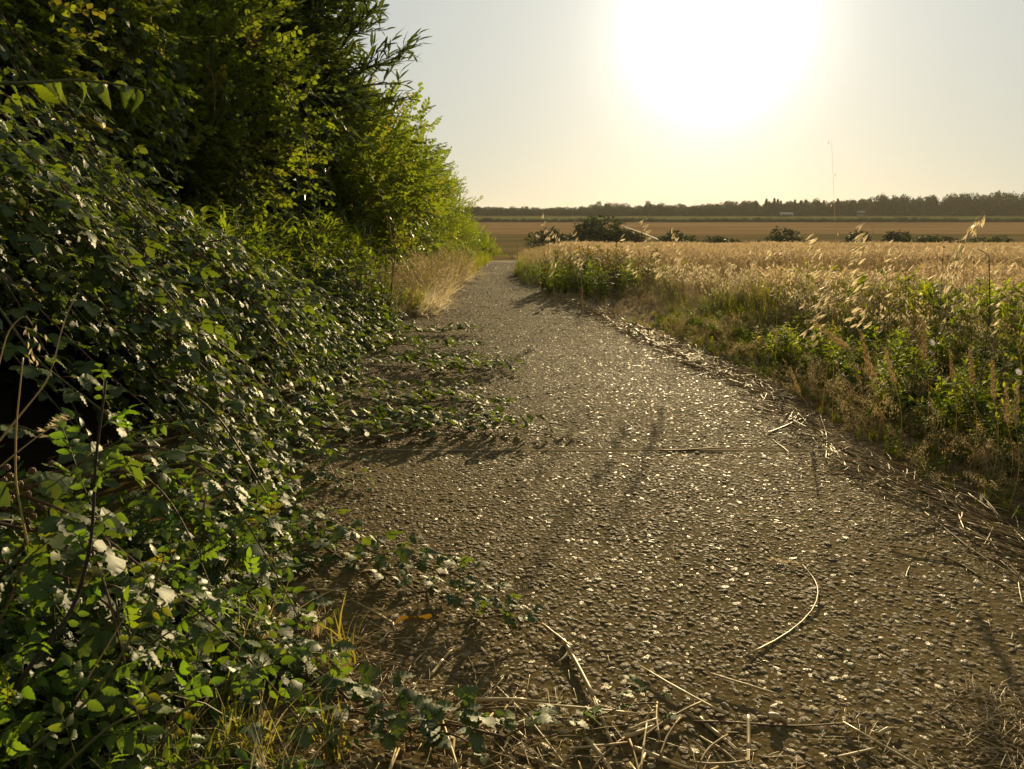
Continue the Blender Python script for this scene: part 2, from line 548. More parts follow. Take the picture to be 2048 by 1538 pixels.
def m_pebble():
    m, nt, out = new_mat('pebble')
    L = nt.links
    oi = N_(nt, 'ShaderNodeObjectInfo'); tcn = N_(nt, 'ShaderNodeTexCoord')
    c = rampn(nt, oi.outputs['Random'], [(0, (.088, .055, .020)), (.2, (.165, .110, .042)), (.4, (.074, .054, .026)), (.55, (.205, .142, .058)), (.7, (.115, .071, .024)), (.85, (.185, .138, .064)), (.98, (.40, .32, .18))])
    f = noise(nt, tcn.outputs['Object'], 2.2, 4, .6)
    c = mixc(nt, .5, c, rampn(nt, f, [(.3, (.55, .53, .5)), (.7, (1.35, 1.35, 1.35))]), 'MULTIPLY')
    p = N_(nt, 'ShaderNodeBsdfPrincipled'); L.new(c, p.inputs['Base Color'])
    mr = N_(nt, 'ShaderNodeMapRange'); mr.inputs[1].default_value = .3; mr.inputs[2].default_value = .7
    mr.inputs[3].default_value = .5; mr.inputs[4].default_value = .95
    L.new(f, mr.inputs[0])
    gm_ = N_(nt, 'ShaderNodeMapRange'); gm_.inputs[1].default_value = .88; gm_.inputs[2].default_value = .97; gm_.inputs[3].default_value = 1; gm_.inputs[4].default_value = .5
    L.new(oi.outputs['Random'], gm_.inputs[0])
    mq = N_(nt, 'ShaderNodeMath', operation='MULTIPLY'); L.new(mr.outputs[0], mq.inputs[0]); L.new(gm_.outputs[0], mq.inputs[1])
    L.new(mq.outputs[0], p.inputs['Roughness'])
    p.inputs['Specular IOR Level'].default_value = .25
    b = N_(nt, 'ShaderNodeBump'); b.inputs['Distance'].default_value = .02; b.inputs['Strength'].default_value = .4
    L.new(noise(nt, tcn.outputs['Object'], 5, 3), b.inputs['Height']); L.new(b.outputs[0], p.inputs['Normal'])
    L.new(p.outputs[0], out.inputs[0])
    return m


mMortar, mPebble = m_concrete(), m_pebble()
mFill = plain('sandy_joint', [(.20, .155, .085), (.28, .22, .13)], rough=1, scale=40, spec=.05)


def path_z(x, y):
    return G(y) + .012 * fb(x * .8, y * 1.1, 5) * sm(30, 20, y)


def grid(name, X, Yv, zf, mat, smooth=True):
    """X: function row y -> xs (n,)"""
    rows = [X(y) for y in Yv]
    nx = len(rows[0])
    P = np.concatenate([np.stack([r, np.full(nx, y), zf(r, np.full(nx, y))], 1) for r, y in zip(rows, Yv)])
    return tri_mesh(name, P, quads(nx, len(Yv)), [mat], None, smooth)


pathE = thing('path', (0, 0, 0), None, None); pathE['kind'] = 'structure'; pathE['label'] = 'worn concrete farm path with exposed pebbles running up to the crest'
JOINTS = [-1.0, 3.43, 7.9, 12.4, 16.9, 21.4, 26, 31, 36, 42, 50, 60]
SL = []
for a, b in zip(JOINTS[:-1], JOINTS[1:]):
    ys = np.linspace(a + .004, b - .004, max(6, int((b - a) / .12)))
    xs = np.linspace(-1.75, 1.72, 30)
    # a slab: the top sheet with turned-down rims
    ya = np.concatenate([[ys[0] - .002], ys, [ys[-1] + .002]])
    P = []
    for k, y in enumerate(ya):
        z = path_z(xs, np.full(30, y)) + .004
        if k in (0, len(ya) - 1): z = z - .03
        x = xs.copy()
        P.append(np.stack([x, np.full(30, y), z], 1))
    me = tri_mesh('slab', np.concatenate(P), quads(30, len(ya)), [mMortar], None, False)
    SL.append((a, b, obj('slab', me, pathE)))
    if a > 0:
        yy = np.array([a - .013, a + .013]); fx = np.linspace(-1.75, 1.72, 30)
        P = np.concatenate([np.stack([fx, np.full(30, y), path_z(fx, np.full(30, y)) + .0056], 1) for y in yy])
        obj('joint_filler', tri_mesh('joint_filler', P, quads(30, 2), [mFill]), pathE)

# pebbles: flattened, half sunk
def pebble_mesh(k):
    r = np.random.default_rng(100 + k)
    nu, nv = 10, 5
    V = []
    for j in range(nv):
        ph = (j / (nv - 1)) * math.pi * .5
        for i in range(nu):
            th = 2 * math.pi * i / nu
            rad = 1 + .22 * math.sin(th * 2 + k) + .12 * math.sin(th * 3 + 2.3 * k) + .05 * r.normal()
            prof = math.cos(ph) ** .75
            V.append((.5 * rad * prof * math.cos(th), .5 * rad * prof * math.sin(th) * (.62 + .07 * (k % 4)), .26 * math.sin(ph) ** .9 + .01 * r.normal() - .05))
    V = np.array(V)
    top = V[-nu:].mean(0); V[-nu:] = top
    return tri_mesh('pebble_%s' % 'abcdefgh'[k], V, quads(nu, nv, True), [mPebble])


PEB = [pebble_mesh(k) for k in range(8)]
PP, PS = [], []
for (y0, y1, sp, mu) in ((1.05, 6.5, .0152, .0150), (6.5, 13, .023, .0175), (13, 24, .038, .025)):
    gy = np.arange(y0, y1, sp); gx = np.arange(-1.5, 1.7, sp)
    X, Yg = np.meshgrid(gx, gy)
    X = X + np.where((np.arange(len(gy)) % 2)[:, None] == 0, sp / 2, 0)
    X = (X + rng.normal(0, sp * .26, X.shape)).ravel(); Yg = (Yg + rng.normal(0, sp * .26, Yg.shape)).ravel()
    s = np.minimum(mu * np.exp(rng.normal(-.05, .36, X.shape)), mu * 1.7)
    big = rng.random(X.shape) < .05; s[big] *= rng.uniform(1.1, 1.5, big.sum())
    dens = .93 + .4 * fb(X * 1.7, Yg * 1.7, 3)
    ok = (X > E(Yg) - .35) & (X < RE(Yg) + .28) & (rng.random(X.shape) < dens)
    for j in JOINTS: ok &= np.abs(Yg - j) > .016 + .024 * rng.random(X.shape)
    # the mortar covers more of the stones on the sandy side
    ok &= (np.abs(X) < .637 * Yg + .25)
    PP.append(np.stack([X[ok], Yg[ok], path_z(X[ok], Yg[ok]) + .004], 1)); PS.append(s[ok])
PP, PS = np.concatenate(PP), np.concatenate(PS)
az = rng.normal(0, .75, len(PP))
PR = rnd_tilt(az, np.abs(rng.normal(0, .10, len(PP))))
bury = rng.random(len(PP))
PP[:, 2] -= PS * .10 * bury ** 2
SC = np.stack([PS, PS, PS * rng.uniform(.30, .85, len(PP))], 1)
pidx = rng.integers(0, 8, len(PP))
iv, dep = inview(PP, .99)
sc_ = np.where(iv & (PP[:, 0] > E(PP[:, 1]) + .12), PS / dep, 0)
top = np.argsort(-sc_)[:300]
for i in top:
    sl = next(o for a, b, o in SL if a <= PP[i, 1] < b)
    obj('pebble', PEB[pidx[i]], sl, M4(PR[i], PP[i], SC[i]))
m = np.ones(len(PP), bool); m[top] = False
scatter('pebbles', PEB, PP[m], PR[m], SC[m], pidx[m], pathE)

# ------------------------------------------------------------------ ground sheets
def fan(w0, k):
    t = np.linspace(-1, 1, 81)
    return lambda y: (w0 + k * max(y, 0)) * np.sign(t) * np.abs(t) ** 1.25


def gz(off):
    return lambda x, y: G(y) + off + np.where(y > 80, .0035 * np.clip(y - 80, 0, 400) / 10 * vnoise(x * .01, y * .01, 9), 0)


def fieldmat(name, cols, sc=.02, stripe=None, dryness=None, bump=0):
    m, nt, out = new_mat(name); L = nt.links
    ge = N_(nt, 'ShaderNodeNewGeometry'); pos = ge.outputs['Position']
    mp = N_(nt, 'ShaderNodeMapping'); mp.inputs['Scale'].default_value = (.35, 1.6, 1); L.new(pos, mp.inputs['Vector'])
    f = noise(nt, mp.outputs[0], sc, 5, .6)
    c = rampn(nt, f, [(.3 + .4 * i / (len(cols) - 1), q) for i, q in enumerate(cols)])
    f2 = noise(nt, mp.outputs[0], sc * 14, 3, .6)
    c = mixc(nt, .5, c, rampn(nt, f2, [(.3, (.75, .75, .75)), (.7, (1.2, 1.2, 1.2))]), 'MULTIPLY')
    if stripe:
        w = N_(nt, 'ShaderNodeTexWave', bands_direction='Y'); w.inputs['Scale'].default_value = stripe
        w.inputs['Distortion'].default_value = .6; w.inputs['Detail'].default_value = 2; L.new(pos, w.inputs['Vector'])
        c = mixc(nt, .22, c, rampn(nt, w.outputs[0], [(.35, (.6, .6, .6)), (.65, (1.15, 1.15, 1.15))]), 'MULTIPLY')
    p = N_(nt, 'ShaderNodeBsdfDiffuse'); L.new(c, p.inputs[0])
    L.new(p.outputs[0], out.inputs[0])
    return m


mValley = fieldmat('dry_pasture', [(.10, .095, .035), (.17, .125, .05), (.25, .165, .08)], .03)
mHill = fieldmat('ripe_crop_far', [(.20, .14, .06), (.29, .18, .085), (.35, .23, .11)], .02, .035)
mGreenF = fieldmat('grass_far', [(.13, .135, .04), (.18, .175, .055)], .02)
obj('ground', grid('ground', fan(8, .9), np.concatenate([np.linspace(-8, 60, 120)]), gz(-.06), mSoil), kind='structure')
obj('valley_field', grid('valley_field', fan(8, .9), np.linspace(60, 300, 80), gz(-.06), mValley), kind='structure')
obj('hill_field', grid('hill_field', fan(8, .9), np.linspace(300, 505, 60), gz(-.06), mHill), kind='structure')
obj('upper_field', grid('upper_field', fan(8, .9), np.linspace(505, 700, 50), gz(-.06), mGreenF), kind='structure')
obj('hills', grid('hills', fan(8, .9), np.linspace(700, 3400, 50), gz(-.06), mGreenF), kind='structure')

# right verge bank, with thin litter at its foot
ys = np.linspace(1.2, 36, 250)
def vx(y): return RE(y) + .02 * np.sin(y * 7) - .02 + np.linspace(0, 1, 30) ** 1.5 * 3.0
def vz(x, y):
    t = x - RE(y)
    return G(y) + .006 + .07 * sm(0, .7, t) + .03 * fb(x * 3, y * 3, 8) * sm(0, .3, t)
mVerge = plain('verge_soil', [(.07, .048, .025), (.13, .09, .045), (.19, .135, .065)], rough=1, scale=25, bump=.02, spec=.1)
obj('verge_bank', grid('verge_bank', vx, ys, vz, mVerge), kind='structure')


def lawn_z(x, y): return np.where(x > RE(y), vz(x, y), G(y))

# ------------------------------------------------------------------ leaf and stem shapes
def leaflet(Lg=1.0, W=.72, rows=12, droop=.22, fold=.25, pleat=.035, base=.72, twist=0, tip=1.15):
    """a serrate leaflet with a folded midrib, ribs between its side veins and a drooping tip"""
    V, F = [], []
    n = rows
    for i in range(n + 1):
        t = i / n
        w = W * .5 * (math.sin(math.pi * min(1, t ** base)) ** .7 if 0 < t < 1 else 0) * (1 - .12 * t)
        if i % 2: w *= .93
        w = max(w, .004)
        y = Lg * t; z = -droop * Lg * t ** 2
        zz = pleat * Lg * (1 if i % 2 else -1) * (1 if 0 < i < n else 0)
        fw = .10 * Lg * (1 - t) * (1 if 0 < i < n else 0)
        a = twist * t
        for s in (-1, 0, 1):
            x = s * w
            zc = z + (abs(s) * fold * w) + (zz if s else 0) - abs(s) * .12 * w * t * 3
            V.append((x * math.cos(a) - zc * math.sin(a) * .0, y + abs(s) * fw, zc + x * math.sin(a)))
    for i in range(n):
        a = i * 3
        F += [(a, a + 1, a + 4), (a, a + 4, a + 3), (a + 1, a + 2, a + 5), (a + 1, a + 5, a + 4)]
    return np.array(V), np.array(F)


def RZ(a): return np.array([[math.cos(a), -math.sin(a), 0], [math.sin(a), math.cos(a), 0], [0, 0, 1]])
def RX_(a): return np.array([[1, 0, 0], [0, math.cos(a), -math.sin(a)], [0, math.sin(a), math.cos(a)]])
def RY_(a): return np.array([[math.cos(a), 0, math.sin(a)], [0, 1, 0], [-math.sin(a), 0, math.cos(a)]])


def compound(k, mats, rows=10, droop=.25, five=False):
    """bramble leaf, 1 unit from node to tip: petiole and three (five) leaflets"""
    r = np.random.default_rng(40 + k)
    mb = MB()
    P = [(0, 0, 0), (0, .2, .04), (0, .42, .03)]
    mb.add(*tube(P, [.012, .010, .009], 3), mat=1)
    specs = [(0, .60, .78)] + [(s * r.uniform(60, 78), .48, .68) for s in (-1, 1)]
    if five: specs += [(s * 112, .36, .55) for s in (-1, 1)]
    for a, l, w in specs:
        V, F = leaflet(l, l * (w + r.uniform(-.05, .08)), rows, droop * r.uniform(.5, 1.5), r.uniform(.0, .4), .034, twist=r.uniform(-.4, .4))
        Rm = RZ(-R(a)) @ RX_(r.uniform(-.35, .25)) @ RY_(r.uniform(-.3, .3))
        mb.add(V, F, 0, Rm, (0, .42, .03))
    return mb.mesh('bramble_leaf_%s' % 'abcdef'[k], mats)


BR = [compound(k, [mBramble, mStem], 10, five=(k == 3)) for k in range(4)]
BRlo = [compound(k, [mBramble, mStem], 4) for k in (4, 5)]


def pinnate(k, mats, pairs=3, lw=.5, rows=8, name='rose_leaf', droop=.2):
    r = np.random.default_rng(60 + k)
    mb = MB()
    ax = [(0, t, -.10 * t * t) for t in np.linspace(0, .78, 5)]
    mb.add(*tube(ax, [.012, .01, .009, .008, .006], 3), mat=1)
    for j in range(pairs):
        t = .30 + .46 * j / pairs
        for s in (-1, 1):
            l = r.uniform(.24, .31) * (.85 + .15 * j)
            V, F = leaflet(l, l * lw * r.uniform(1, 1.2), rows, droop * r.uniform(1, 2.8), .35, .03, twist=r.uniform(-.3, .3))
            mb.add(V, F, 0, RZ(-s * R(r.uniform(55, 72))) @ RX_(r.uniform(-.3, .15)), (0, t, -.1 * t * t))
    l = .34
    V, F = leaflet(l, l * lw * 1.15, rows, droop, .3, .02)
    mb.add(V, F, 0, RX_(-.1), (0, .76, -.06))
    return mb.mesh(name + '_' + 'abc'[k], mats)


ROSE = [pinnate(k, [mRose, mGreenStem], 2 + (k % 2)) for k in range(3)]


def spray(k, leafmat_, twig, n, ll, lw, name, rows=3, gap=1.0, spread=45, droop=.3, tube_r=.008, seed=0, updown=.5):
    """a twig one unit long with n leaves along it"""
    r = np.random.default_rng(80 + k + seed)
    mb = MB()
    ts = np.linspace(0, 1, 6)
    bend = r.uniform(-.12, .12)
    ax = np.stack([bend * ts ** 2, ts, -.12 * ts ** 2], 1)
    mb.add(*tube(ax, np.linspace(tube_r, tube_r * .4, 6), 3), mat=1)
    for i in range(n):
        t = .12 + .88 * (i + r.uniform(0, .6)) / n
        t = min(t, 1)
        p = np.array([bend * t * t, t, -.12 * t * t])
        s = -1 if i % 2 else 1
        V, F = leaflet(ll * r.uniform(.7, 1.2), ll * lw, rows, droop * r.uniform(0, 1.6), .3, 0)
        az = s * R(r.uniform(spread * .6, spread * 1.5)) if t < .95 else 0
        mb.add(V, F, 0, RY_(r.uniform(-.6, .6)) @ RZ(-az) @ RX_(r.uniform(-updown, updown)), p)
    return mb.mesh(name + '_' + 'abcdef'[k], [leafmat_, twig])


WIL = [spray(k, mWillow, mTwig, 15, .34, .20, 'willow_spray', 5, spread=38, droop=.35) for k in range(3)]
HAW = [spray(k, mShrub, mTwig, 16, .17, .78, 'hedge_spray', 3, spread=60, droop=.2, seed=20) for k in range(3)]
FINE = [spray(k, mShrub, mTwig, 20, .12, .62, 'fine_spray', 2, spread=55, seed=40) for k in range(2)]
V_, F_ = leaflet(1, .19, 7, .16, .35, 0)
WLEAF = [tri_mesh('willow_leaf', V_, F_, [mWillow])]


def weed(k, leafm, n=26, h=1.0, ll=.16, lw=.32, top=False, seed=0, name='leafy_weed'):
    """an upright leafy stem, one unit high"""
    r = np.random.default_rng(200 + k + seed)
    mb = MB()
    ts = np.linspace(0, 1, 7)
    bx, by = r.uniform(-.16, .16, 2)
    c = lambda t: np.array([bx * t * t, by * t * t, t])
    mb.add(*tube([c(t) for t in ts], np.linspace(.009, .0015, 7), 4), mat=1)
    for i in range(n):
        t = .12 + .88 * i / n
        az = i * 2.4 + r.uniform(-.4, .4)
        l = ll * (1.25 - .75 * t) * r.uniform(.7, 1.3)
        V, F = leaflet(l, l * lw * r.uniform(.9, 1.3), 4, .35, .3, 0)
        mb.add(V, F, 0, RZ(az) @ RX_(r.uniform(.1, 1.0)), c(t))
    for j in range(5):
        t = .45 + .5 * j / 5; az = j * 2.4 + 1
        d = RZ(az) @ RX_(.8)
        e = d @ np.array([0, .2 * (1.2 - t * .5), 0])
        mb.add(*tube([c(t), c(t) + e * .5, c(t) + e], .004, 3), mat=1)
        for q in range(5):
            V, F = leaflet(l * .9, l * .3, 3, .3, .3, 0)
            mb.add(V, F, 0, RZ(az + r.uniform(-1, 1)) @ RX_(r.uniform(.2, 1.2)), c(t) + e * (.4 + .15 * q))
    return mb.mesh(name + '_' + 'abcde'[k], [leafm, mGreenStem])


WEED = [weed(k, mWeed) for k in range(4)]
WEEDD = [weed(k, mWeedDark, 20, ll=.2, lw=.42, seed=30, name='verge_weed') for k in range(4)]


def blades(k, mat_, n=34, h=1.0, spread=.22, lean=.5, w=.012, seed=0, name='grass_tuft'):
    r = np.random.default_rng(300 + k + seed)
    V, F, c = [], [], 0
    for i in range(n):
        az = r.uniform(0, 6.28); b = r.normal(0, spread * .4, 2)
        hh = h * r.uniform(.4, 1); ln = lean * r.uniform(.2, 1.6) * hh
        d = np.array([math.cos(az), math.sin(az), 0]); s = np.array([-math.sin(az), math.cos(az), 0]) * w * r.uniform(.6, 1.3)
        kk = 5
        for j in range(kk):
            t = j / (kk - 1)
            p = np.array([b[0], b[1], 0]) + d * ln * t ** 2 + np.array([0, 0, hh * (t - .28 * (ln / hh) * t ** 3)])
            ww = s * (1 - t ** 2 * .92)
            V += [p - ww, p + ww]
        for j in range(kk - 1):
            a = c + 2 * j; F += [(a, a + 1, a + 3), (a, a + 3, a + 2)]
        c += 2 * kk
    return tri_mesh(name + '_' + 'abcd'[k], np.array(V), np.array(F), [mat_])


def brome(k, n=9, h=1.0, seed=0, husk=None, lean=.45, name='brome_tuft', sp=18, spl=.03):
    """dry grass stalks with nodding panicles"""
    r = np.random.default_rng(400 + k + seed)
    mb = MB()
    for i in range(n):
        az = r.uniform(0, 6.28); b = r.normal(0, .05, 2); hh = h * r.uniform(.6, 1)
        ln = hh * lean * r.uniform(.3, 1.5)
        d = np.array([math.cos(az), math.sin(az), 0])
        c = lambda t: np.array([b[0], b[1], 0]) + d * ln * t ** 2.5 + np.array([0, 0, hh * (t - .22 * t ** 4)])
        ts = np.linspace(0, 1, 7)
        mb.add(*tube([c(t) for t in ts], np.linspace(.0035, .0015, 7), 3), mat=0)
        for q in range(sp):
            t = .62 + .38 * q / sp
            az2 = r.uniform(0, 6.28); out = np.array([math.cos(az2), math.sin(az2), 0]) * .06 * h * (1.2 - t) * 2.2 + d * .02
            p = c(t) + out + np.array([0, 0, -.02 - .03 * r.random()])
            mb.add(*tube([c(t), c(t) * .4 + p * .6 + [0, 0, .008], p], .0007, 3), mat=0)
            l = spl * r.uniform(.7, 1.3)
            Vs = np.array([(0, 0, 0), (.16 * l, .03 * l, -.45 * l), (-.02 * l, .0, -.5 * l), (.08 * l, .02 * l, -l), (-.15 * l, .05 * l, -.4 * l), (-.10 * l, -.04 * l, -.95 * l)])
            Fs = np.array([(0, 1, 2), (2, 1, 3), (0, 2, 4), (4, 2, 5)])
            mb.add(Vs, Fs, 1, RY_(r.uniform(-.7, .7)) @ RX_(r.uniform(-.7, .7)), p)
    return mb.mesh(name + '_' + 'abcd'[k], [mDry, husk or mDry])


DRYT = [blades(k, mDry, 30, 1.0, .25, .7, .008, name='dry_tuft') for k in range(3)]
BLEA = [blades(k, mBleach, 34, 1.0, .3, .9, .008, seed=60, name='bleached_tuft') for k in range(3)]
GRN = [blades(k, mGrassG, 26, 1.0, .25, .55, .013, seed=9, name='green_tuft') for k in range(2)]
BROME = [brome(k) for k in range(3)]
OATT = [brome(k, 5, 1.0, 50, mSeed, .3, 'oat_tuft', 14, .042) for k in range(2)]


# ------------------------------------------------------------------ the left bank: bramble slope and the hedge above it
def mound(x, y):
    t = np.maximum(E(y) - x, 0)
    far = sm(3.7, 6.2, y)
    hi = np.where(t < 1.3, t * (1 - .60 * far) ** 1, (1 - .60 * far) * 1.3 + 2.4 * (1 - .9 * far) * (t - 1.3))
    hi = np.minimum(hi, 3.1)
    lo = np.minimum(.42 * t, .45) + .5 * sm(.75, 1.6, t)
    k = sm(1.7, 2.75, y)
    return G(y) + lo * (1 - k) + hi * k + .16 * fb(x * 1.5, y * 1.5, 21) * sm(0, .5, t)


def mnormal(x, y, e=.06):
    gx = (mound(x + e, y) - mound(x - e, y)) / (2 * e); gy_ = (mound(x, y + e) - mound(x, y - e)) / (2 * e)
    n = np.stack([-gx, -gy_, np.ones_like(gx)], 1)
    return n / np.linalg.norm(n, axis=1, keepdims=True)


def leaf_frames(n, dirv, nrm, jd=.45, jn=.4):
    d = dirv + rng.normal(0, jd, (n, 3)); d /= np.linalg.norm(d, axis=1, keepdims=True)
    q = nrm + rng.normal(0, jn, (n, 3))
    return frames(d, q)


def arching(p0, end_x, y_drift, n=22, lift=.22, hang=0):
    """the centre line of a cane that comes out of the slope and comes down towards the path"""
    s = np.linspace(0, 1, n)
    x = p0[0] + (end_x - p0[0]) * s
    y = p0[1] + y_drift * s + .05 * np.sin(s * 5 + p0[0] * 7)
    zs = mound(x, y)
    z = zs + (p0[2] - zs[0]) * (1 - s) ** 1.5 + lift * np.sin(math.pi * np.minimum(1, s * 1.02)) ** .9 + .012
    return np.stack([x, y, np.maximum(z, path_z(x, y) + .012)], 1)


def nodes_along(P, step, rng_=rng):
    seg = np.linalg.norm(np.diff(P, axis=0), axis=1); L_ = np.concatenate([[0], np.cumsum(seg)])
    q = np.arange(step * .5, L_[-1], step); q = q + rng_.uniform(-.2, .2, len(q)) * step
    out = np.stack([np.interp(q, L_, P[:, i]) for i in range(3)], 1)
    T = np.gradient(P, axis=0); tt = np.stack([np.interp(q, L_, T[:, i]) for i in range(3)], 1)
    tt /= np.linalg.norm(tt, axis=1, keepdims=True)
    return out, tt, q / L_[-1]


def cane_leaves(P, step=.055, size=(.08, .12), up=None, tipgrow=.55):
    c, T, q = nodes_along(P, step)
    n = len(c)
    if n == 0: return c, np.zeros((0, 3, 3)), np.zeros(0)
    upv = np.tile(np.array([0, 0, 1.]), (n, 1)) if up is None else up(c)
    side = np.cross(T, upv); side /= np.maximum(np.linalg.norm(side, axis=1, keepdims=True), 1e-6)
    sgn = np.where(np.arange(n) % 2 == 0, 1., -1.)[:, None]
    d = T * rng.uniform(.3, .9, (n, 1)) + side * sgn * rng.uniform(.4, 1.0, (n, 1)) + upv * rng.uniform(-.1, .4, (n, 1))
    nn = upv * .9 + np.array([.35, .1, .1]) + rng.normal(0, .33, (n, 3))
    s = rng.uniform(*size, n) * (1 - tipgrow * q ** 3)
    return c, frames(d, nn), s


BUSHES = [
    (1.3, 2.15, 'low near bramble lapping over the bottom corner of the path'),
    (2.15, 3.0, 'dark bramble bush beside the near smooth patch of path, canes reaching down'),
    (3.0, 3.8, 'bramble bush by the first joint of the path with leaves shining'),
    (3.8, 4.7, 'bramble bush whose runners make the nearest green tongue across the path'),
    (4.7, 5.7, 'bramble bush behind the nearest tongue of runners on the path'),
    (5.7, 6.9, 'bramble bush sloping down to the second tongue of runners'),
    (6.9, 8.3, 'last low bramble before the thistles and bleached grass'),
]
HOLES = [(pd(130, 760, 2.3), .46), (pd(200, 300, 3.1), .50), (pd(20, 700, 2.2), .42), (pd(420, 820, 3.1), .18)]
for bi, (ya, yb, lab) in enumerate(BUSHES):
    cy = (ya + yb) / 2
    T_ = thing('bramble_bush', (float(E(cy)) - .9, cy, 0), lab, 'bramble')
    Ps, Rs, ss, kp = [], [], [], []
    # canes
    ncan = int(26 * (yb - ya) / .8) if bi else 9
    for c in range(ncan):
        y0 = rng.uniform(ya, yb); t0 = rng.uniform(.5, 2.0 if bi else .9)
        x0 = float(E(y0)) - t0
        z0 = float(mound(np.array([x0]), np.array([y0]))[0]) + rng.uniform(0, .25)
        yd = rng.uniform(-.35, .25)
        ex = x0 + (t0 + rng.uniform(-.25, .12)) * rng.uniform(.55, 1)
        P = arching((x0, y0, z0), ex, yd, lift=rng.uniform(.05, .28))
        obj('cane', tri_mesh('cane', *tube(P, np.linspace(.0045, .0014, len(P)), 5), [mStem if rng.random() < .6 else mGreenStem]), T_)
        p, r_, s_ = cane_leaves(P, .06)
        Ps.append(p); Rs.append(r_); ss.append(s_); kp.append(np.full(len(p), 1.3))
    # leaves all over the slope, in depth
    A = (yb - ya) * 2.3
    for layer, (dens, off) in enumerate(((480, .0), (420, -.06), (330, -.16), (170, -.4))):
        n = int(A * dens)
        y = rng.uniform(ya, yb, n); tm = 2.25 if bi else 1.3
        t = rng.uniform(0.0, 1, n) ** .85 * tm
        x = E(y) - t + .05 * fb(y * 5, y * 0, 4)
        z = mound(x, y) + off + rng.normal(0, .035, n)
        ok = z > G(y) + .02
        ok &= rng.random(n) < np.clip(.85 + 2.2 * fb(x * 2.1, y * 2.1 + z, 33), .08, 1)
        if bi == 0: ok &= x < E(y) - .03
        for hc, hr in HOLES: ok &= (((np.stack([x, y, z], 1) - hc) ** 2 * [1, .6, 1]).sum(1) > (hr * (1 + .3 * rng.normal(0, .4, n))) ** 2)
        x, y, z = x[ok], y[ok], z[ok]; n = len(x)
        nm = mnormal(x, y)
        down = np.stack([np.full(n, .62), np.full(n, -.18), np.full(n, -.55)], 1)
        up = nm * .75 + np.array([.12, .05, .6])
        Ps.append(np.stack([x, y, z], 1)); Rs.append(leaf_frames(n, down, up, .42, .30))
        ss.append(rng.uniform(.060, .112, n) * (1 if y.mean() < 7 else .9)); kp.append(np.full(n, 1.0 if layer == 0 else .25))
    Ps, Rs, ss, kp = map(np.concatenate, (Ps, Rs, ss, kp))
    split_leaves(T_, BR, Ps, Rs, ss, 280, keep=kp)

rng = np.random.default_rng(21)
# runners that lie across the path
RUN = [
    ('bramble runner creeping out beyond the near smooth patch, nearest but one', [(560, 1010), (640, 1055), (720, 1095), (800, 1118), (880, 1140), (950, 1180), (1010, 1225), (1060, 1265)], .085),
    ('second bramble shoot beside the longest near runner', [(620, 1090), (720, 1140), (800, 1165), (890, 1195), (960, 1235), (1030, 1262)], .075),
    ('thin bramble shoot at the very front, crossing the straw', [(640, 1420), (820, 1450), (960, 1470), (1080, 1455), (1200, 1430), (1340, 1412)], .075),
    ('leafy bramble shoot in the front corner under the straw', [(600, 1330), (700, 1390), (790, 1440), (900, 1480), (1000, 1520)], .085),
    ('bramble shoot hanging to the path edge beside the first joint', [(540, 840), (600, 885), (655, 925), (690, 985)], .06),
    ('front bramble runner of the nearest green tongue', [(640, 860), (760, 872), (880, 862), (1000, 858), (1105, 862)], .085),
    ('middle bramble runner of the nearest green tongue', [(600, 830), (760, 835), (900, 842), (1000, 838), (1060, 848)], .085),
    ('back bramble runner of the nearest green tongue', [(680, 800), (820, 806), (940, 806), (1030, 815)], .08),
    ('short bramble runner with yellowing tip behind the nearest tongue', [(720, 775), (850, 785), (960, 782), (1000, 790)], .075),
    ('front bramble runner of the middle green tongue', [(740, 735), (850, 742), (940, 740), (1015, 738)], .085),
    ('back bramble runner of the middle green tongue', [(760, 715), (880, 720), (950, 722), (990, 728)], .08),
    ('front bramble runner of the farthest green tongue', [(780, 690), (870, 695), (930, 692), (975, 690)], .08),
    ('back bramble runner of the farthest green tongue', [(800, 668), (880, 664), (930, 660), (968, 663)], .08),
]
for lab, pts, sz in RUN:
    Q = np.array([px(a, b, .03) for a, b in pts])
    s = np.linspace(0, len(Q) - 1, 26)
    P = np.stack([np.interp(s, np.arange(len(Q)), Q[:, i]) for i in range(3)], 1)
    P[:, 2] = path_z(P[:, 0], P[:, 1]) + .02 + .025 * np.abs(np.sin(s * 2.2 + 1))
    P[-1, 2] = path_z(P[-1, 0], P[-1, 1]) + .015
    T_ = thing('bramble_runner', tuple(map(float, P[0])), lab, 'bramble shoot', 'bramble runners across the path')
    cn = obj('cane', tri_mesh('cane', *tube(P, np.linspace(.0035, .0014, len(P)), 5), [mStem]), T_)
    nrep = 3 if P[:, 1].mean() > 3.2 else 2
    A_ = [cane_leaves(P + (rng.normal(0, .08 if nrep > 2 else .03, 3) * np.array([1, 1, 0]) if k else 0), .05, (sz * .8, sz * (1.4 if nrep > 2 else 1.1))) for k in range(nrep)]
    p, r_, s_ = (np.concatenate([a[i] for a in A_]) for i in range(3))
    p[:, 2] += rng.uniform(0, .045, len(p))
    split_leaves(cn, BR, p, r_, s_, 300)

HEDGE = [
    ('hedge shrub at the top corner with dark gaps below it', (-3.3, 2.9, 2.0), (.95, .9, 1.7), 3000),
    ('hedge shrub behind the reddish arching cane', (-3.5, 4.0, 2.5), (1.15, .9, 1.9), 3600),
    ('hedge shrub with yellowed leaves left of the willow', (-3.3, 5.3, 2.5), (1.1, .95, 1.9), 3600),
    ('hedge shrub under the willow with pale upright sprays', (-3.0, 6.9, 1.9), (1.15, 1.0, 1.5), 3400),
]


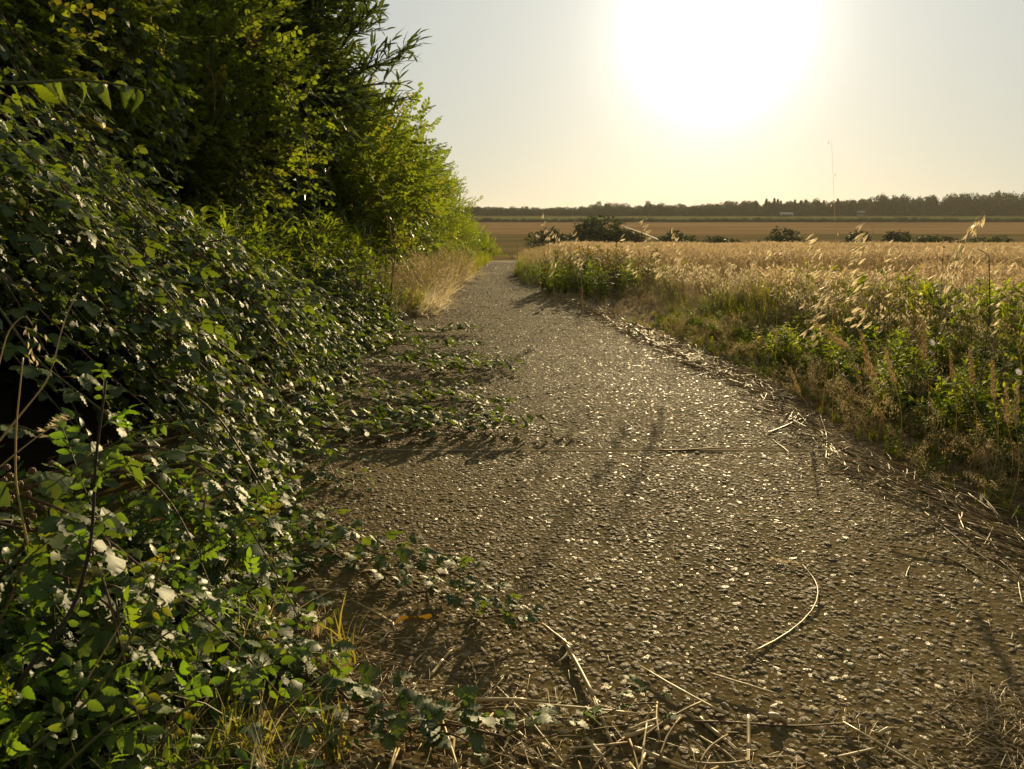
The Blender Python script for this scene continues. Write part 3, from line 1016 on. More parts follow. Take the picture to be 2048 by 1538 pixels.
def on_bank(a, b):
    """the place just in front of the leaf bank that shows at picture point a, b"""
    for d_ in np.arange(1.2, 9, .03):
        p = pd(a, b, d_)
        q = mound(np.array([p[0] - .12]), np.array([p[1] + .1]))[0] + .10
        blob = any(((p[0] - c[0]) / (r_[0] * 1.12)) ** 2 + ((p[1] - c[1]) / (r_[1] * 1.12)) ** 2 + ((p[2] - c[2]) / (r_[2] * 1.12)) ** 2 < 1 for _, c, r_, _n in HEDGE)
        if p[2] < q or blob: return p
    return pd(a, b, 6.)


# long canes that arch over the front of the bank, each with small leaves
LONG = [
    ('reddish bramble cane arching from the top corner down across the dark gap', (20, 60, 2.2), (330, 480, 2.3), mStem),
    ('pale cane hanging down the middle of the hedge', (400, 120, 4.2), (520, 400, 4.0), mGreenStem),
    ('green cane that ends in a leafy tuft in front of the hedge', (440, 150, 4.2), (515, 325, 4.0), mGreenStem),
    ('cane hanging down past the brown seed heads', (560, 180, 5.0), (650, 460, 4.8), mGreenStem),
    ('longest cane, coming down past the thistles to the bleached grass', (620, 180, 5.8), (850, 565, 5.6), mGreenStem),
    ('cane crossing the bramble slope behind the dark gap', (120, 470, 3.0), (480, 760, 3.0), mStem),
    ('cane running down the slope towards the nearest tongue of runners', (380, 500, 3.7), (700, 860, 3.5), mStem),
    ('cane running down the far part of the bramble slope', (600, 560, 6.4), (900, 730, 6.0), mGreenStem),
    ('thin cane in the upper hedge left of the willow', (480, 60, 4.6), (640, 300, 4.5), mStem),
    ('cane low on the slope near the smooth patch of path', (330, 760, 2.6), (560, 1010, 2.5), mStem),
]
for lab, a, b, mt in LONG:
    P = np.array([on_bank(a[0] + (b[0] - a[0]) * q + 12 * math.sin(q * 5), a[1] + (b[1] - a[1]) * q ** 1.15) for q in np.linspace(0, 1, 9)])
    D_ = np.linalg.norm(P - [0, 0, 1], axis=1); D_ = np.minimum.accumulate(D_[::-1])[::-1] if D_[0] > D_[-1] else D_
    s = np.linspace(0, 8, 24); P = np.stack([np.interp(s, range(9), P[:, i]) for i in range(3)], 1)
    for _ in range(6): P[1:-1] = (P[:-2] + 2 * P[1:-1] + P[2:]) / 4
    s = (s / 8)[:, None]; A0 = P[0]
    P[:, 2] += .03 * np.sin(math.pi * s[:, 0])
    T_ = thing('bramble_cane', tuple(map(float, A0)), lab, 'bramble cane', 'long canes hanging over the bank')
    cn = obj('cane', tri_mesh('cane', *tube(P, np.linspace(.0055, .0018, len(P)), 5), [mt]), T_)
    p, r_, s_ = cane_leaves(P, .05, (.045, .075))
    split_leaves(cn, BR, p, r_, s_, 200)
    for q in np.linspace(.05, .9, 14):
        i = int(q * 23); az = rng.uniform(0, 6.28)
        th = np.array([math.cos(az), math.sin(az), -.2]) * .011
        obj('thorn', tri_mesh('thorn', *tube([P[i], P[i] + th], [.0018, .0002], 3), [mt]), cn)


# ------------------------------------------------------------------ shrubs of the hedge
def limbs(base, crown, n, r0, mat_, parent, name='limb'):
    """a stout stem and limbs that reach the places in crown"""
    mb = MB()
    base = np.array(base, float)
    mid = base + (crown.mean(0) - base) * .4
    mb.add(*tube([base, base * .5 + mid * .5 + [.03, .02, 0], mid], [r0, r0 * .85, r0 * .7], 7))
    obj('trunk', mb.mesh('trunk', [mat_]), parent)
    for e in crown[:n]:
        q = mid + (e - mid) * .5 + rng.normal(0, .08, 3) * np.linalg.norm(e - mid) * .5
        P = np.array([mid + (q - mid) * t * (2 - t) * .5 * 2 * (1 - t) + (e - mid) * t * t for t in np.linspace(0, 1, 9)])
        obj(name, tri_mesh(name, *tube(P, np.linspace(r0 * .45, r0 * .07, 9), 5), [mat_]), parent)


def crown_pts(c, rad, n, shell=.5, seed=0, lump=.28):
    """points in a lumpy crown, denser towards its outside"""
    r = np.random.default_rng(500 + seed)
    d = r.normal(0, 1, (n, 3)); d /= np.linalg.norm(d, axis=1, keepdims=True)
    k = 1 + lump * (fb(d[:, 0] * 2.2 + seed, d[:, 1] * 2.2 + d[:, 2] * 1.7, seed) * 1.6)
    q = r.uniform(0, 1, n) ** shell
    return np.array(c) + d * np.array(rad) * (k * q)[:, None], d, q


def shrub(name, lab, cat, c, rad, n, protos, size, base, seed, nind=0, lump=.3, updir=(0, 0, .35), limbn=14, r0=.05, bark=None, group=None, gap=.0, shell=.42):
    T_ = thing(name, tuple(map(float, base)), lab, cat, group)
    P, d, q = crown_pts(c, rad, n, shell, seed, lump)
    keepm = (P[:, 2] > G(P[:, 1]) + .12) & (vnoise(P[:, 0] * 2.3, P[:, 1] * 2.3 + P[:, 2] * 2.1, seed) > -.5 + gap)
    P, d, q = P[keepm], d[keepm], q[keepm]
    n = len(P)
    Rm = frames(d + np.array(updir) + rng.normal(0, .45, (n, 3)), np.tile([0.15, .15, 1.], (n, 1)) + rng.normal(0, .4, (n, 3)))
    s = rng.uniform(*size, n)
    split_leaves(T_, protos, P, Rm, s, nind, 'leaf_spray', 'foliage', keep=np.where(q > .8, 1, .2))
    tips = P[np.argsort(-q)[:400]][::max(1, 400 // max(limbn, 1))]
    limbs(base, tips, limbn, r0, bark or mBark, T_)
    return T_


# tall hedge directly above the bramble slope
for i, (lab, c, rad, n) in enumerate(HEDGE):
    shrub('hedge_shrub', lab, 'hedge shrub', c, rad, n, HAW, (.20, .34), (c[0] - .3, c[1], 0), 10 + i, 150, gap=.08)
# brambles that climb over the front of the hedge
for i, (lab, c, rad, n) in enumerate(HEDGE[:3]):
    T_ = thing('climbing_bramble', (c[0] + .6, c[1], 0), ['bramble climbing over the hedge in the top corner', 'bramble climbing high behind the backlit sprig', 'bramble trailing over the hedge left of the willow'][i], 'bramble')
    P, d, q = crown_pts(c, (rad[0] * 1.16, rad[1] * 1.1, rad[2] * 1.08), 4400, .12, 200 + i, .25)
    k_ = (d[:, 0] > -.1) & (rng.random(4400) < np.clip(.8 + 1.5 * fb(P[:, 1] * 1.6, P[:, 2] * 1.6, 5 + i), .08, 1)); P = P[k_]; n_ = len(P)
    for hc, hr in HOLES:
        kk_ = ((P - hc) ** 2).sum(1) > hr ** 2; P = P[kk_]; n_ = len(P)
    split_leaves(T_, BR, P, leaf_frames(n_, np.tile([.6, -.25, -.6], (n_, 1)), np.tile([.5, -.1, .8], (n_, 1)), .4, .35), rng.uniform(.06, .10, n_), 200)
    for c_i in range(3):
        p0 = P[rng.integers(0, n_)]; s = np.linspace(0, 1, 14)[:, None]
        Pc = p0 + np.array([rng.uniform(.2, .5), rng.uniform(-.4, .2), rng.uniform(-1.1, -.6)]) * s + np.array([.25, 0, .2]) * np.sin(s * 2.6)
        obj('cane', tri_mesh('cane', *tube(Pc, np.linspace(.004, .0015, 14), 5), [mStem if c_i % 2 else mGreenStem]), T_)
# a wood-dark thicket behind, so that the hedge has its real depth
for i, (x, y, z, a) in enumerate(((-5.2, 3.2, 2.2, 1.5), (-5.2, 5.8, 2.3, 1.6), (-5.0, 8.4, 2.2, 1.7), (-4.9, 11.3, 1.9, 1.7))):
    shrub('hedge_shrub', ['hedge shrub in the dark back of the hedge, nearest one', 'hedge shrub in the back of the hedge behind the yellowed leaves', 'hedge shrub hidden mostly behind the willow', 'hedge shrub behind the thistles'][i],
          'hedge shrub', (x, y, z), (a * .9, a, a * 1.35), 2600, HAW, (.3, .45), (x, y, 0), 30 + i, 0)
shrub('hedge_shrub', 'hedge shrub that fills the shade behind the near weeds', 'hedge shrub', (-3.1, 1.6, 1.0), (1.1, 1.1, 1.1), 2200, HAW, (.22, .36), (-3.2, 1.6, 0), 45, 0)

# willow: arching branches of narrow leaves against the sky
W_ = thing('willow', (-2.9, 9.0, 0), 'tall willow with narrow pointed leaves standing out against the sky', 'willow')
Pw, Rw, sw = [], [], []
wp, wr, ws = [], [], []
P, d, q = crown_pts((-3.1, 9.0, 2.75), (1.35, 1.3, 1.75), 1500, .45, 3, .35)
Rm = frames(d * .8 + np.array([.35, -.1, .35]) + rng.normal(0, .35, (len(P), 3)), np.tile([.1, .1, 1.], (len(P), 1)) + rng.normal(0, .4, (len(P), 3)))
scatter('foliage', WIL, P, Rm, rng.uniform(.4, .62, len(P)), None, W_)
limbs((-3.0, 9.0, 0), P[np.argsort(-q)[:300:20]], 14, .07, mBark, W_)
LT = [(845, 88), (760, 15), (812, 170), (822, 198), (760, 240), (832, 120), (700, 10), (610, 0), (530, 25), (775, 60), (790, 130), (720, 60), (560, 5), (745, 190), (800, 215)]
for k, (a, b) in enumerate(LT):
    tip = pd(a, b, rng.uniform(8.2, 9.4)); root = np.array([-2.6 + rng.normal(0, .2), 9.0 + rng.normal(0, .2), tip[2] - rng.uniform(.5, .9)])
    s = np.linspace(0, 1, 16)[:, None]
    Pb = root * (1 - s) + tip * s + np.array([0, 0, 1]) * (.16 * np.sin(math.pi * s))
    obj('branch', tri_mesh('branch', *tube(Pb, np.linspace(.012, .002, 16), 4), [mTwig]), W_)
    for side in range(9):
        f = rng.uniform(.25, .97); o_ = Pb[int(f * 15)]
        dr = (tip - root) / np.linalg.norm(tip - root) + rng.normal(0, .5, 3); dr /= np.linalg.norm(dr)
        Lb = rng.uniform(.15, .4) * (1.2 - f * .6)
        sb = np.linspace(0, 1, 7)[:, None]
        Ps_ = o_ + dr * Lb * sb + np.array([0, 0, .06]) * np.sin(sb * 2.2)
        wp.append(Ps_)
    wp.append(Pb[6:])
lp, lr, ls = [], [], []
twmb = MB()
for Pb in wp:
    if len(Pb) == 7: twmb.add(*tube(Pb, np.linspace(.004, .0012, 7), 3))
    c_, T, qq = nodes_along(Pb, .036)
    n = len(c_); side = np.cross(T, [0, 0, 1.]) + 1e-6; side /= np.linalg.norm(side, axis=1, keepdims=True)
    sg = np.where(np.arange(n) % 2 == 0, 1., -1.)[:, None]
    dd = T * .9 + side * sg * rng.uniform(.3, .9, (n, 1)) + np.array([.12, 0, .25]) + rng.normal(0, .25, (n, 3))
    lp.append(c_); lr.append(frames(dd, np.tile([0, 0, 1.], (n, 1)) + rng.normal(0, .4, (n, 3)))); ls.append(rng.uniform(.10, .19, n))
o = obj('twigs', twmb.mesh('twigs', [mTwig]), W_); o['kind'] = 'stuff'
lp, lr, ls = map(np.concatenate, (lp, lr, ls))
kk = np.where((lp[:, 0] / lp[:, 1] > -.21), 1., .3)
split_leaves(W_, WLEAF, lp, lr, ls, 300, rest='outer_foliage', keep=kk)

FARSH = [
    ('bright green shrub directly beyond the willow', (-2.55, 11.2, 1.45), (1.15, 1.2, 1.35), 2600),
    ('round hedge shrub with twigs sticking out of its top, beyond the willow', (-2.5, 13.6, 1.35), (1.15, 1.3, 1.45), 2600),
    ('hedge shrub behind the bleached grass with a few pale twigs', (-2.45, 16.3, 1.15), (1.2, 1.5, 1.45), 2400),
    ('hedge shrub where the hedge begins to sink towards the crest', (-2.35, 19.5, .85), (1.15, 1.7, 1.4), 2200),
    ('hedge shrub before the last one, by the crest', (-2.2, 23.2, .5), (1.15, 1.9, 1.3), 2000),
    ('last low shrub of the hedge where the path goes over the crest', (-1.75, 27.5, -.1), (1.0, 2.0, 1.0), 1500),
    ('small dark bush at the foot of the last shrub, touching the path', (-1.15, 29.0, -.35), (.6, 1.2, .55), 700),
]
for i, (lab, c, rad, n) in enumerate(FARSH):
    shrub('hedge_shrub', lab, 'hedge shrub', c, rad, n, HAW if i < 2 else FINE, (.24, .4) if i < 2 else (.26, .46), (c[0] - .2, c[1], float(G(c[1]))), 60 + i, 40 if i < 2 else 0, lump=.4, shell=.5)
for i, (x, y, z, a) in enumerate(((-4.9, 14.5, 1.5, 1.7), (-4.8, 18.5, 1.2, 2.0), (-4.6, 23.5, .8, 2.2))):
    shrub('hedge_shrub', ['shrub in the back row of the hedge, beyond the willow', 'shrub in the back row of the hedge, in its middle', 'shrub in the back row of the hedge, by the crest'][i], 'hedge shrub', (x, y, z), (a * .8, a, a), 1500, FINE, (.4, .6), (x, y, float(G(y))), 75 + i, 0)

# ------------------------------------------------------------------ weeds and dry grass between the brambles and the hedge
n = 1300
y = 4.6 + 9 * rng.random(n) ** 1.1; x = E(y) - rng.uniform(.15, 1.0, n) ** .8 * 1.9 - .3 * sm(9, 6, y)
tt = E(y) - x
z0 = mound(x, y) * .0 + G(y)
Pz = np.stack([x, y, z0], 1)
hh = (.26 + .66 * sm(.1, .95, tt)) * (1 - .35 * sm(9, 12, y)) * rng.uniform(.7, 1.25, n)
scatter('weeds', WEED, Pz, rnd_tilt(rng.uniform(0, 6.28, n), np.abs(rng.normal(0, .18, n))), hh)
n = 60
for g_i in range(14):
    y0 = 6.6 + g_i * .42 + rng.uniform(-.1, .1); x0 = float(E(y0)) - rng.uniform(.35, 1.0)
    T_ = thing('tall_weed', (x0, y0, float(G(y0))), ['tall leafy weed at the far end of the bramble slope', 'tall leafy weed before the thistle heads'][0] if g_i < 3 else 'tall leafy weed among its like below the hedge shrubs', 'weed', 'leafy weeds under the hedge')
    if g_i < 3: T_['label'] = ['tallest leafy weed at the far end of the bramble slope', 'leafy weed leaning over the farthest green tongue', 'leafy weed right under the thistle heads'][g_i]
    h0 = rng.uniform(.6, .95)
    cpts = np.array([[x0 + .05 * math.sin(t * 3 + g_i), y0, G(y0) + t * h0] for t in np.linspace(0, 1, 8)])
    st_ = obj('stem', tri_mesh('stem', *tube(cpts, np.linspace(.005, .002, 8), 4), [mGreenStem]), T_)
    for q in range(16):
        t = .15 + .85 * q / 16; i = min(7, int(t * 7))
        az = q * 2.4
        V, F = leaflet(1, .34, 5, .3, .3, 0)
        if 'wl' not in globals(): wl = tri_mesh('weed_leaf', V, F, [mWeed])
        obj('leaf', wl, st_, M4(RZ(az) @ RX_(rng.uniform(0, .9)), cpts[i], rng.uniform(.08, .15) * (1.2 - .5 * t)))

# thistles gone to seed
def thistle_head(r):
    mb = MB(); rr = np.random.default_rng(5)
    for i in range(90):
        d = rr.normal(0, 1, 3); d /= np.linalg.norm(d); s_ = np.cross(d, [0, .3, 1]); s_ /= np.linalg.norm(s_)
        mb.add([d * .15 - s_ * .07, d * .15 + s_ * .07, d * rr.uniform(.7, 1.05)], [(0, 1, 2)])
    return mb.mesh('thistle_head', [mThistle], False)


TH = thistle_head(1)
THP = [(778, 450, 7.6), (790, 470, 7.8), (770, 492, 7.6), (752, 520, 7.4), (712, 533, 7.0), (740, 545, 7.2), (706, 566, 6.8), (722, 578, 7.0), (760, 555, 7.6)]
for k, (a, b, dd_) in enumerate(THP):
    p = pd(a, b, dd_)
    base = np.array([p[0] - .1 + rng.normal(0, .05), dd_ + .1, float(G(dd_))])
    T_ = thing('thistle', tuple(map(float, base)), 'thistle in brown seed before the hedge, ' + ['its head the topmost', 'its head just below the topmost', 'its head third from the top', 'its head fourth from the top', 'its head leftmost of the middle ones', 'its head beside the leftmost middle one', 'its head the lowest', 'its head just above the lowest', 'its head near the dry grass'][k], 'thistle', 'thistles in seed below the hedge')
    s = np.linspace(0, 1, 8)[:, None]
    st_ = obj('stem', tri_mesh('stem', *tube(base * (1 - s) + p * s + np.array([.04, 0, 0]) * np.sin(s * 3), np.linspace(.005, .003, 8), 4), [mGreenStem]), T_)
    for j in range(3 + k % 3):
        q = p + rng.normal(0, .045, 3) * (1 if j else 0)
        obj('flower_head', TH, st_, M4(RZ(j), q, rng.uniform(.02, .03)))
    for j in range(7):
        t = .25 + .1 * j
        obj('leaf', wl, st_, M4(RZ(j * 2.4) @ RX_(.4), base * (1 - t) + p * t, .11))

# bleached grass hanging over the left edge further on
def field_scatter(name, protos, xf, y0, y1, n, hf, tilt, zf, lab=None, cat=None, lean=None, sq=1.0):
    y = rng.uniform(y0, y1, n); x = xf(y, n); z = zf(x, y)
    Rm = rnd_tilt(rng.uniform(0, 6.28, n), np.abs(rng.normal(0, tilt, n)))
    if lean is not None:
        up = np.tile(np.array([lean[0], lean[1], 1.]), (n, 1)) + rng.normal(0, tilt, (n, 3)) * np.array([1, 1, 0])
        up /= np.linalg.norm(up, axis=1, keepdims=True)
        f = np.stack([np.cos(q_ := rng.uniform(0, 6.28, n)), np.sin(q_), np.zeros(n)], 1)
        x_ = np.cross(f, up); x_ /= np.linalg.norm(x_, axis=1, keepdims=True)
        Rm = np.stack([x_, np.cross(up, x_), up], 2)
    h = hf(x, y)
    return scatter(name, protos, np.stack([x, y, z], 1), Rm, h, label=lab, cat=cat)


Gf = lambda x, y: G(y)
field_scatter('dry_grass', BLEA, lambda y, n: E(y) - rng.uniform(-.12, .9, n) ** 1, 8.4, 15, 120, lambda x, y: rng.uniform(.18, .5, len(x)), .35, Gf, 'bleached dry grass leaning over the path edge below the hedge', None, (.55, -.25))
field_scatter('dry_grass', BLEA, lambda y, n: E(y) - rng.uniform(-.22, .35, n), 8.1, 11.5, 60, lambda x, y: rng.uniform(.15, .36, len(x)), .35, Gf, 'heap of bleached grass spilling onto the path beyond the brambles', None, (1.1, -.5))
field_scatter('dry_grass', BROME, lambda y, n: E(y) - rng.uniform(.0, 1.0, n), 8.6, 16, 120, lambda x, y: rng.uniform(.4, .85, len(x)), .25, Gf, 'dry seeding grass at the foot of the hedge', None, (.45, -.15))
field_scatter('green_grass', GRN, lambda y, n: E(y) - rng.uniform(-.02, 1.0, n), 8.0, 16, 260, lambda x, y: rng.uniform(.2, .5, len(x)), .3, Gf, 'green blades mixed into the bleached grass')
field_scatter('weeds', WEED, lambda y, n: E(y) - rng.uniform(.1, 1.2, n), 8.0, 14, 330, lambda x, y: rng.uniform(.2, .5, len(x)), .3, Gf)
field_scatter('green_grass', GRN, lambda y, n: E(y) - rng.uniform(-.1, .9, n), 16, 31, 500, lambda x, y: rng.uniform(.12, .4, len(x)), .25, Gf, 'green grass at the foot of the far hedge')
field_scatter('weeds', WEED, lambda y, n: E(y) - rng.uniform(.1, 1.3, n), 14, 31, 420, lambda x, y: rng.uniform(.25, .7, len(x)), .2, Gf)

# ------------------------------------------------------------------ wheat
rng = np.random.default_rng(31)
def wheat_patch(k, n=300):
    r = np.random.default_rng(700 + k)
    V, F, M = [], [], []
    c = 0
    for i in range(n):
        bx, by = r.uniform(-.55, .55, 2)
        h = r.uniform(.50, .62); az = r.uniform(0, 6.28); ln = r.uniform(0, .10)
        d = np.array([math.cos(az), math.sin(az), 0]); sd_ = np.array([-math.sin(az + .7), math.cos(az + .7), 0])
        b = np.array([bx, by, 0]); top_ = b + d * ln + [0, 0, h]
        w = .0026
        # stem: a thin folded reed
        sd2 = np.array([math.cos(az * 3), math.sin(az * 3), 0]) * w
        V += [b - sd2, b + sd2, top_ - sd2 * .7, top_ + sd2 * .7]; F += [(c, c + 1, c + 3), (c, c + 3, c + 2)]; M += [0, 0]
        c += 4
        # a dry flag leaf
        if r.random() < .6:
            t = r.uniform(.3, .85); p = b + (top_ - b) * t; e = p + sd_ * r.uniform(.05, .14) + [0, 0, r.uniform(-.08, .05)]
            V += [p + [0, 0, .006], p - [0, 0, .006], e]; F.append((c, c + 1, c + 2)); M.append(0); c += 3
        # ear: plump, with two rows of grains, nodding
        nd = d * r.uniform(.3, 1.0) + np.array([0, 0, r.uniform(.2, 1.0)]); nd /= np.linalg.norm(nd)
        L_ = r.uniform(.065, .09)
        x_ = np.cross(nd, [.3, .2, .9]); x_ /= np.linalg.norm(x_); y_ = np.cross(nd, x_)
        # two rows of husks in crossed planes, each a thin open scale
        for pl in (x_, y_ * .8):
            for t in (.0, .25, .5, .75):
                for s_ in (-1, 1):
                    q0 = top_ + nd * L_ * t; w_ = .0065 * (1.15 - .6 * t)
                    V += [q0, q0 + nd * L_ * .18 + pl * s_ * w_ * 1.5, q0 + nd * L_ * .36 + pl * s_ * w_ * .35]
                    F.append((c, c + 1, c + 2)); M.append(1); c += 3
    return tri_mesh('wheat_patch_%s' % 'abcd'[k], np.array(V), np.array(F), [mWheat, mEar], np.array(M))


WP = [wheat_patch(k) for k in range(3)]


def wheat_edge(y): return RE(y) + np.interp(y, [0, 4, 6, 8, 11, 14, 20, 60], [1.4, 1.4, 1.3, 1.1, .9, .9, .75, .6])


gx, gy = np.meshgrid(np.arange(-1, 62, .95), np.arange(1.6, 60, .95))
gx = (gx + rng.normal(0, .12, gx.shape)).ravel(); gy = (gy + rng.normal(0, .12, gy.shape)).ravel()
ok = (gx > wheat_edge(gy) + .45) & (gx < .66 * gy + 2.0)
# the tramline: a bare lane that crosses the crop
lane = 9.9 + .06 * (gx - 4)
ok &= ~((np.abs(gy - lane) < 1.75) & (gx > 2.4))
gx, gy = gx[ok], gy[ok]
n = len(gx)
scl = np.stack([np.ones(n), np.ones(n), rng.uniform(.80, .90, n) * (1 + .05 * fb(gx * .3, gy * .3, 4))], 1)
scatter('wheat', WP, np.stack([gx, gy, G(gy) - .01], 1), rotz(rng.uniform(0, 6.28, n)), scl, label='ripe brown wheat standing over the whole field beside the path', kind='stuff')

# ------------------------------------------------------------------ right verge
dxr = lambda a, b, p=1.0: (lambda y, n: RE(y) + a + (b - a) * rng.random(n) ** p)
vzz = lambda x, y: vz(x, y) - .01
# green cover, low at the edge of the path and rising towards the wheat
def hrise(lo, hi, t1=1.1):
    return lambda x, y: (lo + (hi - lo) * sm(.22, t1 + .15, x - RE(y))) * rng.uniform(.6, 1.25, len(x))


field_scatter('verge_weeds', WEEDD, dxr(.30, 1.9), 1.8, 6.4, 520, hrise(.05, .48, 1.3), .42, vzz, 'green leafy weeds covering the right verge')
field_scatter('verge_weeds', WEEDD, dxr(1.3, 3.2), 1.8, 8.5, 260, lambda x, y: rng.uniform(.25, .5, len(x)), .2, vzz)
field_scatter('verge_weeds', WEEDD, dxr(.45, 1.3), 6.2, 11, 60, hrise(.12, .3), .25, vzz)
field_scatter('verge_grass', BROME, dxr(.12, 1.7), 1.8, 6.8, 520, hrise(.10, .56, 1.4), .35, vzz, 'dry nodding grass among the weeds of the right verge')
field_scatter('verge_grass', BROME, dxr(.10, 1.2), 6.0, 14, 620, hrise(.10, .5, 1.3), .4, vzz)
field_scatter('verge_grass', BLEA + DRYT, dxr(-.05, 1.2), 5.0, 12.5, 900, hrise(.06, .30, 1.3), .6, vzz)
field_scatter('verge_grass', OATT, dxr(.9, 2.6), 2.4, 10, 250, lambda x, y: rng.uniform(.5, .72, len(x)), .16, vzz, 'oat grass with pale husks at the edge of the wheat')
field_scatter('verge_green_grass', GRN, dxr(.1, 1.7), 1.8, 8, 800, hrise(.08, .48, 1.3), .35, vzz)
# low cover creeping out to the straw line
field_scatter('verge_weeds', WEEDD, dxr(.09, .8), 1.8, 7.5, 1700, lambda x, y: rng.uniform(.07, .16, len(x)) * (.5 + .6 * sm(0, .6, x - RE(y))), 1.1, vzz)
field_scatter('verge_grass', BROME, dxr(.12, .9), 1.8, 7, 260, lambda x, y: rng.uniform(.15, .34, len(x)), .9, vzz)
field_scatter('verge_weeds', WEEDD, dxr(.3, 1.4), 1.9, 5.6, 650, lambda x, y: rng.uniform(.13, .30, len(x)), .4, vzz)
# green clump where the path narrows, and brown seeding weeds beside it
field_scatter('verge_weeds', WEED, lambda y, n: RE(y) + rng.uniform(-.02, .75, n), 11.2, 15.5, 330, lambda x, y: rng.uniform(.12, .34, len(x)), .3, vzz)
field_scatter('verge_grass', BROME, lambda y, n: RE(y) + rng.uniform(.1, 1.2, n), 14, 30, 420, lambda x, y: rng.uniform(.25, .62, len(x)), .2, vzz)
field_scatter('verge_green_grass', GRN, lambda y, n: RE(y) + rng.uniform(.0, .9, n), 15, 31, 420, lambda x, y: rng.uniform(.12, .42, len(x)), .2, vzz)

mBrownLeaf = leafmat('browned_leaf', [(.15, .10, .03), (.18, .14, .04), (.11, .12, .03), (.17, .17, .04)], tf=.48, rough=.6, tmul=1.8)
BRW = [weed(k, mBrownLeaf, 22, ll=.14, lw=.5, seed=77, name='browned_weed') for k in range(2)]
bwl = tri_mesh('browned_leaf', *leaflet(1, .5, 5, .3, .3, 0), [mBrownLeaf])
grl = tri_mesh('verge_leaf', *leaflet(1, .4, 6, .3, .3, .01), [mWeed])
field_scatter('browned_weeds', BRW, lambda y, n: RE(y) + rng.uniform(.4, 1.35, n), 10.4, 13, 80, lambda x, y: rng.uniform(.3, .6, len(x)), .25, vzz, 'browned seeding weeds crowded where the path narrows')
field_scatter('verge_weeds', WEED, lambda y, n: RE(y) + rng.uniform(.1, 1.2, n), 9.6, 12.5, 80, lambda x, y: rng.uniform(.2, .5, len(x)), .3, vzz)
DOCK = [(1085, 515, 11.5, 'browned'), (1110, 500, 11.8, 'browned'), (1140, 505, 12, 'browned'), (1165, 500, 11.4, 'browned'), (1190, 485, 12.2, 'browned'), (1215, 495, 11.2, 'browned'),
        (1130, 530, 10.8, 'green'), (1175, 535, 10.4, 'green'), (1205, 540, 10.2, 'green'), (1100, 545, 11, 'green'), (1240, 520, 10.6, 'green')]
POSN = ['nearest the path', 'second from the path', 'in the middle of its row', 'just beyond the middle of its row', 'tallest of its row', 'by the wheat', 'in front of the row, next to the path', 'in front of the row, in the middle', 'in front of the row, by the wheat', 'lowest, at the path edge', 'standing inside the dry grass']
for k, (a, b, d_, c_) in enumerate(DOCK):
    p = pd(a, b, d_); z0 = float(G(d_)); h0 = p[2] - z0
    T_ = thing(c_ + '_weed', (p[0], d_, z0), ('browned weed ' if c_ == 'browned' else 'green weed ') + 'where the path narrows, ' + POSN[k], 'weed', 'weeds of the clump where the path narrows')
    s = np.linspace(0, 1, 8)[:, None]
    for st in range(3):
        az = rng.uniform(0, 6.28); rr_ = rng.uniform(0, .18)
        tipp = np.array([p[0] + rr_ * math.cos(az), d_ + rr_ * math.sin(az), z0 + h0 * rng.uniform(.75, 1.02)])
        B0 = np.array([p[0], d_, z0]); Ps_ = B0 * (1 - s) + tipp * s
        st_ = obj('stem', tri_mesh('stem', *tube(Ps_, np.linspace(.007, .003, 8), 4), [mGreenStem]), T_)
        for q in range(22):
            t = .1 + .9 * q / 22
            obj('leaf', bwl if c_ == 'browned' else grl, st_, M4(RZ(q * 2.4 + az) @ RX_(rng.uniform(0, .9)), B0 * (1 - t) + tipp * t, rng.uniform(.06, .13)))

# tall leafy plants of the verge that one can pick out
VP = [(1690, 590, 3.6, 'tall leafy plant below the largest wild oat'), (1640, 640, 3.9, 'leafy plant left of the one below the largest oat'), (1790, 560, 3.9, 'leafy plant right of the largest wild oat'),
      (1900, 600, 3.3, 'leafy plant before the oat that leans right'), (2000, 640, 3.1, 'leafy plant at the rim of the photograph'), (1560, 700, 4.4, 'low leafy plant at the turn of the verge'),
      (1480, 650, 5.2, 'leafy plant in the shade between dry grass and verge'), (1830, 700, 3.0, 'leafy plant in the middle of the green verge'), (1930, 760, 2.8, 'low leafy plant over the dark hollow with the white flower'), (1740, 740, 3.4, 'leafy plant by the bend of the straw line')]
for k, (a, b, d_, lab) in enumerate(VP):
    while pd(a, b, d_)[0] < RE(d_) + .5: d_ += .1
    p = pd(a, b, d_); z0 = float(vz(np.array([p[0]]), np.array([d_]))[0]); h0 = min(.42, max(.15, p[2] - z0))
    T_ = thing('verge_plant', (p[0], d_, z0), lab, 'weed', 'leafy plants of the right verge')
    s = np.linspace(0, 1, 8)[:, None]; B0 = np.array([p[0], d_, z0])
    for st in range(3):
        tipp = B0 + np.array([rng.normal(0, .14), rng.normal(0, .12), h0 * rng.uniform(.5, .95)])
        Ps_ = B0 * (1 - s) + tipp * s
        st_ = obj('stem', tri_mesh('stem', *tube(Ps_, np.linspace(.004, .0018, 8), 4), [mGreenStem]), T_)
        for q in range(26):
            t = .1 + .9 * q / 26
            obj('leaf', grl, st_, M4(RZ(q * 2.4 + st) @ RX_(rng.uniform(.1, 1.1)), B0 * (1 - t) + tipp * t, rng.uniform(.035, .075) * (1.3 - .6 * t)))

# upright seeding grasses in the near verge
def grass_ear():
    mb = MB(); r = np.random.default_rng(9)
    mb.add(*tube([(0, 0, 0), (0, 0, 1)], .012, 3))
    for i in range(34):
        t = i / 34; az = i * 2.4
        V = np.array([(0, 0, 0), (.05, .03, .05), (.05, -.03, .05), (.07, 0, .13)]) * (1.2 - .6 * t)
        mb.add(V, [(0, 1, 2), (1, 3, 2), (0, 2, 3), (0, 3, 1)], 0, RZ(az), (0, 0, t))
    return mb.mesh('grass_ear', [mBleach], False)


